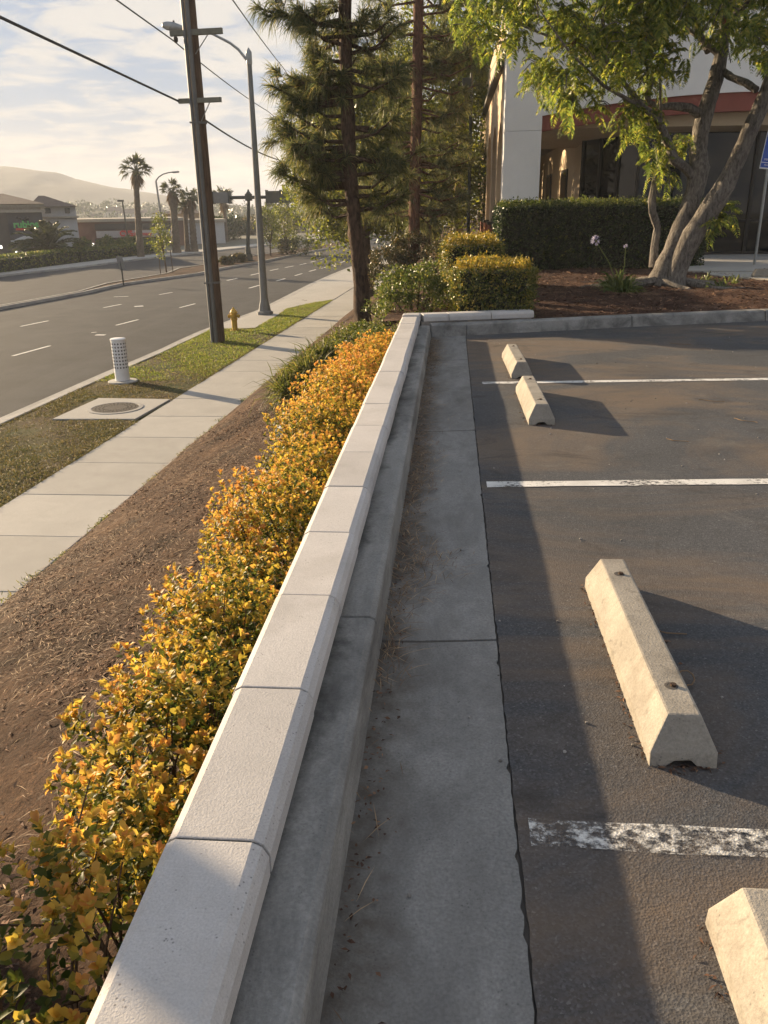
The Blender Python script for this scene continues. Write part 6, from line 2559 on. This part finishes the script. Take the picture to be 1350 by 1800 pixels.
# palms across the street
FP = [((248, 452), (238, 300), 1.7, .26, .20, 'tall slim fan palm in front of the pharmacy', .8), ((311, 445), (303, 338), 1.5, .34, .26, 'stout fan palm with a bulging trunk beside the pharmacy', .5),
      ((342, 443), (335, 350), 1.5, .30, .22, 'fan palm nearest the wooden utility pole across the street', .5), ((330, 443), (325, 365), 1.0, .2, .16, 'short fan palm between two taller ones', .4)]
for (b, t_, cr, r0, r1, lab, sk) in FP:
    p = atz(*b, ZR + .1)
    q = aty(*t_, p[1])
    fan_palm('fan_palm', p, q[2] - p[2], r0 * 1.35, r1 * 1.1, cr * .95, lab, 26, sk * .6, (q[0] - p[0], 0), 'palms across the street', bulge=.7 if 'bulging' in lab else .25)
for (x, y, yt, Y, lab) in ((505, 430, 362, 130, 'far fan palm above the median shrubs, under the dark sign box'), (477, 430, 372, 140, 'far fan palm just past the grey lamp pole'), (393, 430, 352, 118, 'far fan palm right of the wooden pole')):
    q = aty(x, yt, Y)
    fan_palm('fan_palm', (q[0], Y, ZR), q[2] - ZR, .3, .22, 2.1, lab.replace('right of', 'beside'), 24, .4, (0, 0), 'distant palms along the road')

# round feather palm
p = atz(90, 462, ZR + .1)
dp = empty('round_palm', tuple(p), 'broad low palm with long arching feather fronds by the slate shop', 'palm tree')
n = 46
u = rand_dirs(n * 3, .55)
u = u[u[:, 2] > -.15][:n]
parts = []
for j in range(26):
    s = .08 + .92 * j / 25
    Lf = 4.3
    c = u * Lf * s * .95 + np.array([0, 0, -1.0]) * (Lf * .42 * s * s) + np.array([0, 0, 1.1])
    side = unit(np.cross(u, np.array([0, 0, 1.0])))
    for sg in (-1, 1):
        d = unit(side * sg + u * .7 + np.array([0, 0, .25]))
        parts.append(blade_geo(c, d, .55 * math.sin(math.pi * (.15 + .8 * s)) + .08, .11, .2))
V, F = merge_geo(parts)
tag(npmesh('crown', V, F, M['palmleaf'], dp), kind='stuff')
mb = MB(); mb.tube([(0, 0, -.2), (0, 0, .6), (0, 0, 1.2)], [.42, .48, .38], 12, jitter=.1)
mb.build('trunk', M['palm_bark'], dp)

# lamps across the street
p = atz(292, 446, ZR + .1)
fl = empty('street_lamp', tuple(p), 'distant street lamp with curved arm beside the stout palm', 'street lamp')
t_ = aty(274, 318, p[1]) - p
mb = MB(); mb.tube([(0, 0, 0), t_ * .5, t_], [.13, .11, .09], 8); mb.build('pole', M['galv'], fl, smooth=True)
mb = MB(); mb.tube([aty(x, y, p[1]) - p for x, y in ((274, 318), (279, 311), (287, 306), (296, 303.5), (304, 302.5))], .06, 6); mb.build('arm', M['galv'], fl, smooth=True)
mb = MB(); q = aty(309, 302.5, p[1]) - p
mb.obox(q, (.32, 0, 0.02), (0, .14, 0), (0, 0, .08)); mb.build('lamp_head', M['galv'], fl, bevel=.03)
p = aty(228, 442, 98.0)
p[2] = ZR
pl = empty('parking_lamp', tuple(p), 'thin dark lamp post with a short arm in front of the pharmacy', 'lamp post')
t_ = aty(215, 353, 98.0) - p
mb = MB(); mb.tube([(0, 0, 0), t_], [.10, .08], 8); mb.build('pole', M['dark_metal'], pl)
mb = MB(); q = aty(212, 353, 98) - p
mb.obox(q, (.32, 0, 0), (0, .2, 0), (0, 0, .1)); mb.build('lamp_head', M['dark_metal'], pl)
# stop sign
p = aty(222, 445, 95.0); p[2] = ZR
ss = empty('stop_sign', tuple(p), 'small red stop sign beside the thin dark lamp post', 'sign')
c = aty(219.5, 430, 95.0) - p
mb = MB(); mb.tube([(0, 0, 0), c], .035, 6); mb.build('post', M['galv'], ss)
mb = MB(); mb.add([c + np.array([.42 * math.cos(math.pi / 8 + k * math.pi / 4), -.06, .42 * math.sin(math.pi / 8 + k * math.pi / 4)]) for k in range(8)] + [c + np.array([.42 * math.cos(math.pi / 8 + k * math.pi / 4), -.03, .42 * math.sin(math.pi / 8 + k * math.pi / 4)]) for k in range(8)],
                  [tuple(range(8)), tuple(range(15, 7, -1))] + [(k, (k + 1) % 8, 8 + (k + 1) % 8, 8 + k) for k in range(8)])
M['stop_red'] = plain('stop_sign_red', (.35, .03, .03), .5)
pl_ = mb.build('sign_plate', M['stop_red'], ss)
text_mesh('STOP', .27, M['sign_white'], pl_, tuple(c + np.array([0, -.07, 0])), (math.pi / 2, 0, 0), .004)

# staked young tree and shrubs in the median
p = atz(293, 479, ZR + .12)
yt = tree('young_tree', p, 4.2, .05, (p[0] - .15, p[1], p[2] + 2.4), (.55, .55, 1.6), 46, 24, .14, M['broad'], 'young staked tree with two leafy tufts in the road median', clump_r=.36, limbs=5)
for sx in (-.45, .45):
    mb = MB(); mb.tube([(sx, 0, -.1), (sx * .9, 0, 1.5)], .03, 6); mb.build('stake', M['pole_wood'], yt)
p = atz(476, 450, ZR + .1)
tree('young_tree', p, 4.5, .06, (p[0], p[1], p[2] + 2.6), (1.1, 1.1, 2.0), 60, 26, .18, M['broad'], 'young thin tree in the median next to the grey lamp pole', clump_r=.4)
p = atz(504, 445, ZR + .1)
tree('young_tree', p, 4.8, .07, (p[0], p[1], p[2] + 2.6), (1.5, 1.4, 2.3), 80, 28, .2, M['broad'], 'fuller young tree in the median beyond the thin one', clump_r=.5)
for i, (x, y, r, h, lab) in enumerate(((505, 447, .95, 1.3, 'dark round shrub at the foot of the fuller median tree'), (538, 447, 1.7, 1.5, 'broad rounded shrub at the far end of the median'), (420, 461, .7, .6, 'small low shrub beside the dark gantry post'), (398, 465, .5, .5, 'tiny shrub in the median behind the wooden pole'))):
    p = atz(x, y, ZR + .12)
    bush('median_shrub', (p[0], p[1], ZR + .1), r, r, h, 70, 24, .16, M['duskybush'] if i != 1 else M['bushleaf'], lab)

# dark trees and things in the middle distance
mids = [(400, 432, 383, 125, 5.0, 'darkleaf', 'dark round tree behind the road past the wooden pole'), (425, 430, 392, 150, 6, 'duskybush', 'hazy tree further behind the dark round one'), (372, 432, 405, 120, 3.5, 'darkleaf', 'dark tree at the end of the white wing'),
        (455, 428, 385, 170, 7, 'duskybush', 'hazy tree between the gantry and the lamp pole'), (540, 428, 380, 160, 8, 'duskybush', 'hazy tree above the median shrubs'), (600, 430, 385, 120, 6, 'darkleaf', 'dark tree where the road bends')]
for (x, yb, ytp, Y, r, m, lab) in mids:
    a, b = aty(x, yb, Y), aty(x, ytp, Y)
    h = b[2] - ZR
    w = r
    tree('roadside_tree', (a[0], Y, ZR), h, .3, (a[0], Y, ZR + h * .55), (w * .6, w * .6, h * .45), 90, 26, .45, M[m], lab, 'hazy trees beside the far road', clump_r=w * .22)
# hillside neighbourhood: far-off wood reads as one mass, houses apart
n = 420
X = rng.uniform(-260, 60, n); Yh = rng.uniform(340, 470, n)
ridge_top = np.array([[*aty(p[0], p[1], 460)] for p in RIDGEPX])
zt_ = np.interp(X, ridge_top[:, 0], ridge_top[:, 2])
tt = (Yh - 340) / 120
Zh = ZR - 1 + (zt_ - ZR + 1) * np.sin(np.clip(tt, 0, 1) * math.pi / 2) ** 1.3
cen = np.stack([X, Yh, Zh + rng.uniform(.5, 2.5, n)], 1)
V, F = clump_leaves(cen, rng.uniform(1.5, 4.0, n), 40, 1.3)
tag(npmesh('hillside_wood', V, F, M['darkleaf']), 'hazy wood covering the low ridge beneath the hill', 'trees', kind='stuff')
M['house_wall'] = plain('far_house_wall', (.55, .52, .47), .9)
for i, (x, y, w) in enumerate(((148, 384, 7), (203, 378, 8), (232, 382, 9), (262, 381, 7), (175, 389, 9), (285, 384, 7), (440, 384, 9), (470, 382, 8))):
    Y = 410 - (i % 3) * 22
    a = aty(x, y, Y)
    h = empty('hillside_house', (a[0], Y, a[2] - 2), 'tiny pale house among the trees of the low ridge', 'house', 'houses on the low ridge')
    mb = MB(); mb.box(-w * .5, w * .5, -4, 4, -1, 3.6); mb.build('wall', M['house_wall'], h)
    mb = MB(); mb.add([(-w * .55, -4.5, 3.61), (w * .55, -4.5, 3.61), (w * .55, 4.5, 3.61), (-w * .55, 4.5, 3.61), (-w * .3, 0, 5.4), (w * .3, 0, 5.4)], [(0, 1, 5, 4), (1, 2, 5), (2, 3, 4, 5), (3, 0, 4), (0, 3, 2, 1)]); mb.build('roof', M['tile_roof'], h)

# beyond the pines: trees along the far sidewalk, a light pole, a small sign post
for i, (x, y, Y, rx, h, m, lab) in enumerate(((770, 430, 58, 2.6, 9.0, 'broad', 'leafy street tree beyond the tall shaggy palm'), (700, 440, 66, 3.0, 9.0, 'darkleaf', 'dark street tree further along the sidewalk'), (640, 440, 78, 4.0, 9.0, 'broad', 'pale street tree where the sidewalk vanishes'), (800, 420, 75, 4.5, 8.0, 'broad', 'hazy tree behind the slim fan palm'), (852, 420, 90, 4.0, 7.0, 'broad', 'hazy tree past the arcade piers'))):
    a = aty(x, y, Y)
    zz = ZS if x < 760 else 0.0
    tree('street_tree', (a[0], Y, zz), h, .24, (a[0], Y, zz + h * .6), (rx, rx, h * .34), 150, 30, .28, M[m], lab, 'street trees beyond the pines', clump_r=rx * .26)
p = aty(823, 412, 30.0); p[2] = 0.02
q = aty(829, 128, 30.0)
lp = empty('parking_lamp', tuple(p), 'slim dark light pole with a square head beside the arcade', 'lamp post')
mb = MB(); mb.tube([(0, 0, 0), q - p], [.065, .05], 10); mb.build('pole', M['dark_metal'], lp, smooth=True)
mb = MB(); c = aty(821, 150, 30.0) - p
mb.obox(c, (.16, 0, 0), (0, .2, 0), (0, 0, .2)); mb.build('lamp_head', M['dark_metal'], lp, bevel=.02)
p = atz(663, 517, ZS)
q = aty(663, 448, p[1])
sn = empty('street_sign', tuple(p), 'thin dark sign post at the edge of the sidewalk beyond the near pine', 'sign')
mb = MB(); mb.tube([(0, 0, -.1), q - p], .035, 8); mb.build('post', M['dark_metal'], sn)
mb = MB(); mb.obox(q - p + np.array([0, -.05, -.2]), (.22, 0, 0), (0, .01, 0), (0, 0, .3)); mb.build('sign_plate', M['grey_box'], sn)

# things out of view that throw the shadow bands across sidewalk and wall
SH = np.array([-0.835, 0.550])
q = np.array([-0.53, 1.22]) + SH * 8.2
o = empty('utility_pole', (q[0], q[1], ZS), 'plain wooden pole whose shadow falls over the leggy golden shrub', 'utility pole')
mb = MB(); mb.tube([(0, 0, -.3), (0, 0, 5), (0, 0, 9.5)], [.165, .155, .13], 14); mb.build('pole', M['pole_wood'], o, smooth=True)
mb = MB(); mb.box(-.06, .06, -.9, .9, 8.6, 8.75); mb.build('crossarm', M['weathered_arm'], o)

# ------------------------------------------------------------------ haze: the air of the whole place
mb = MB()
mb.box(-1800, 1800, -500, 1800, ZR - 3.0, 75.0)
k = NT('haze_air')
k.t.nodes.remove(k.b)
pv = k.n('ShaderNodeVolumePrincipled')
pv.inputs['Color'].default_value = (0.90, 0.93, 0.98, 1)
pv.inputs['Density'].default_value = 0.0007
pv.inputs['Anisotropy'].default_value = 0.0
k.t.links.new(pv.outputs[0], k.o.inputs['Volume'])
hz = mb.build('haze', k.m)
tag(hz, kind='stuff')
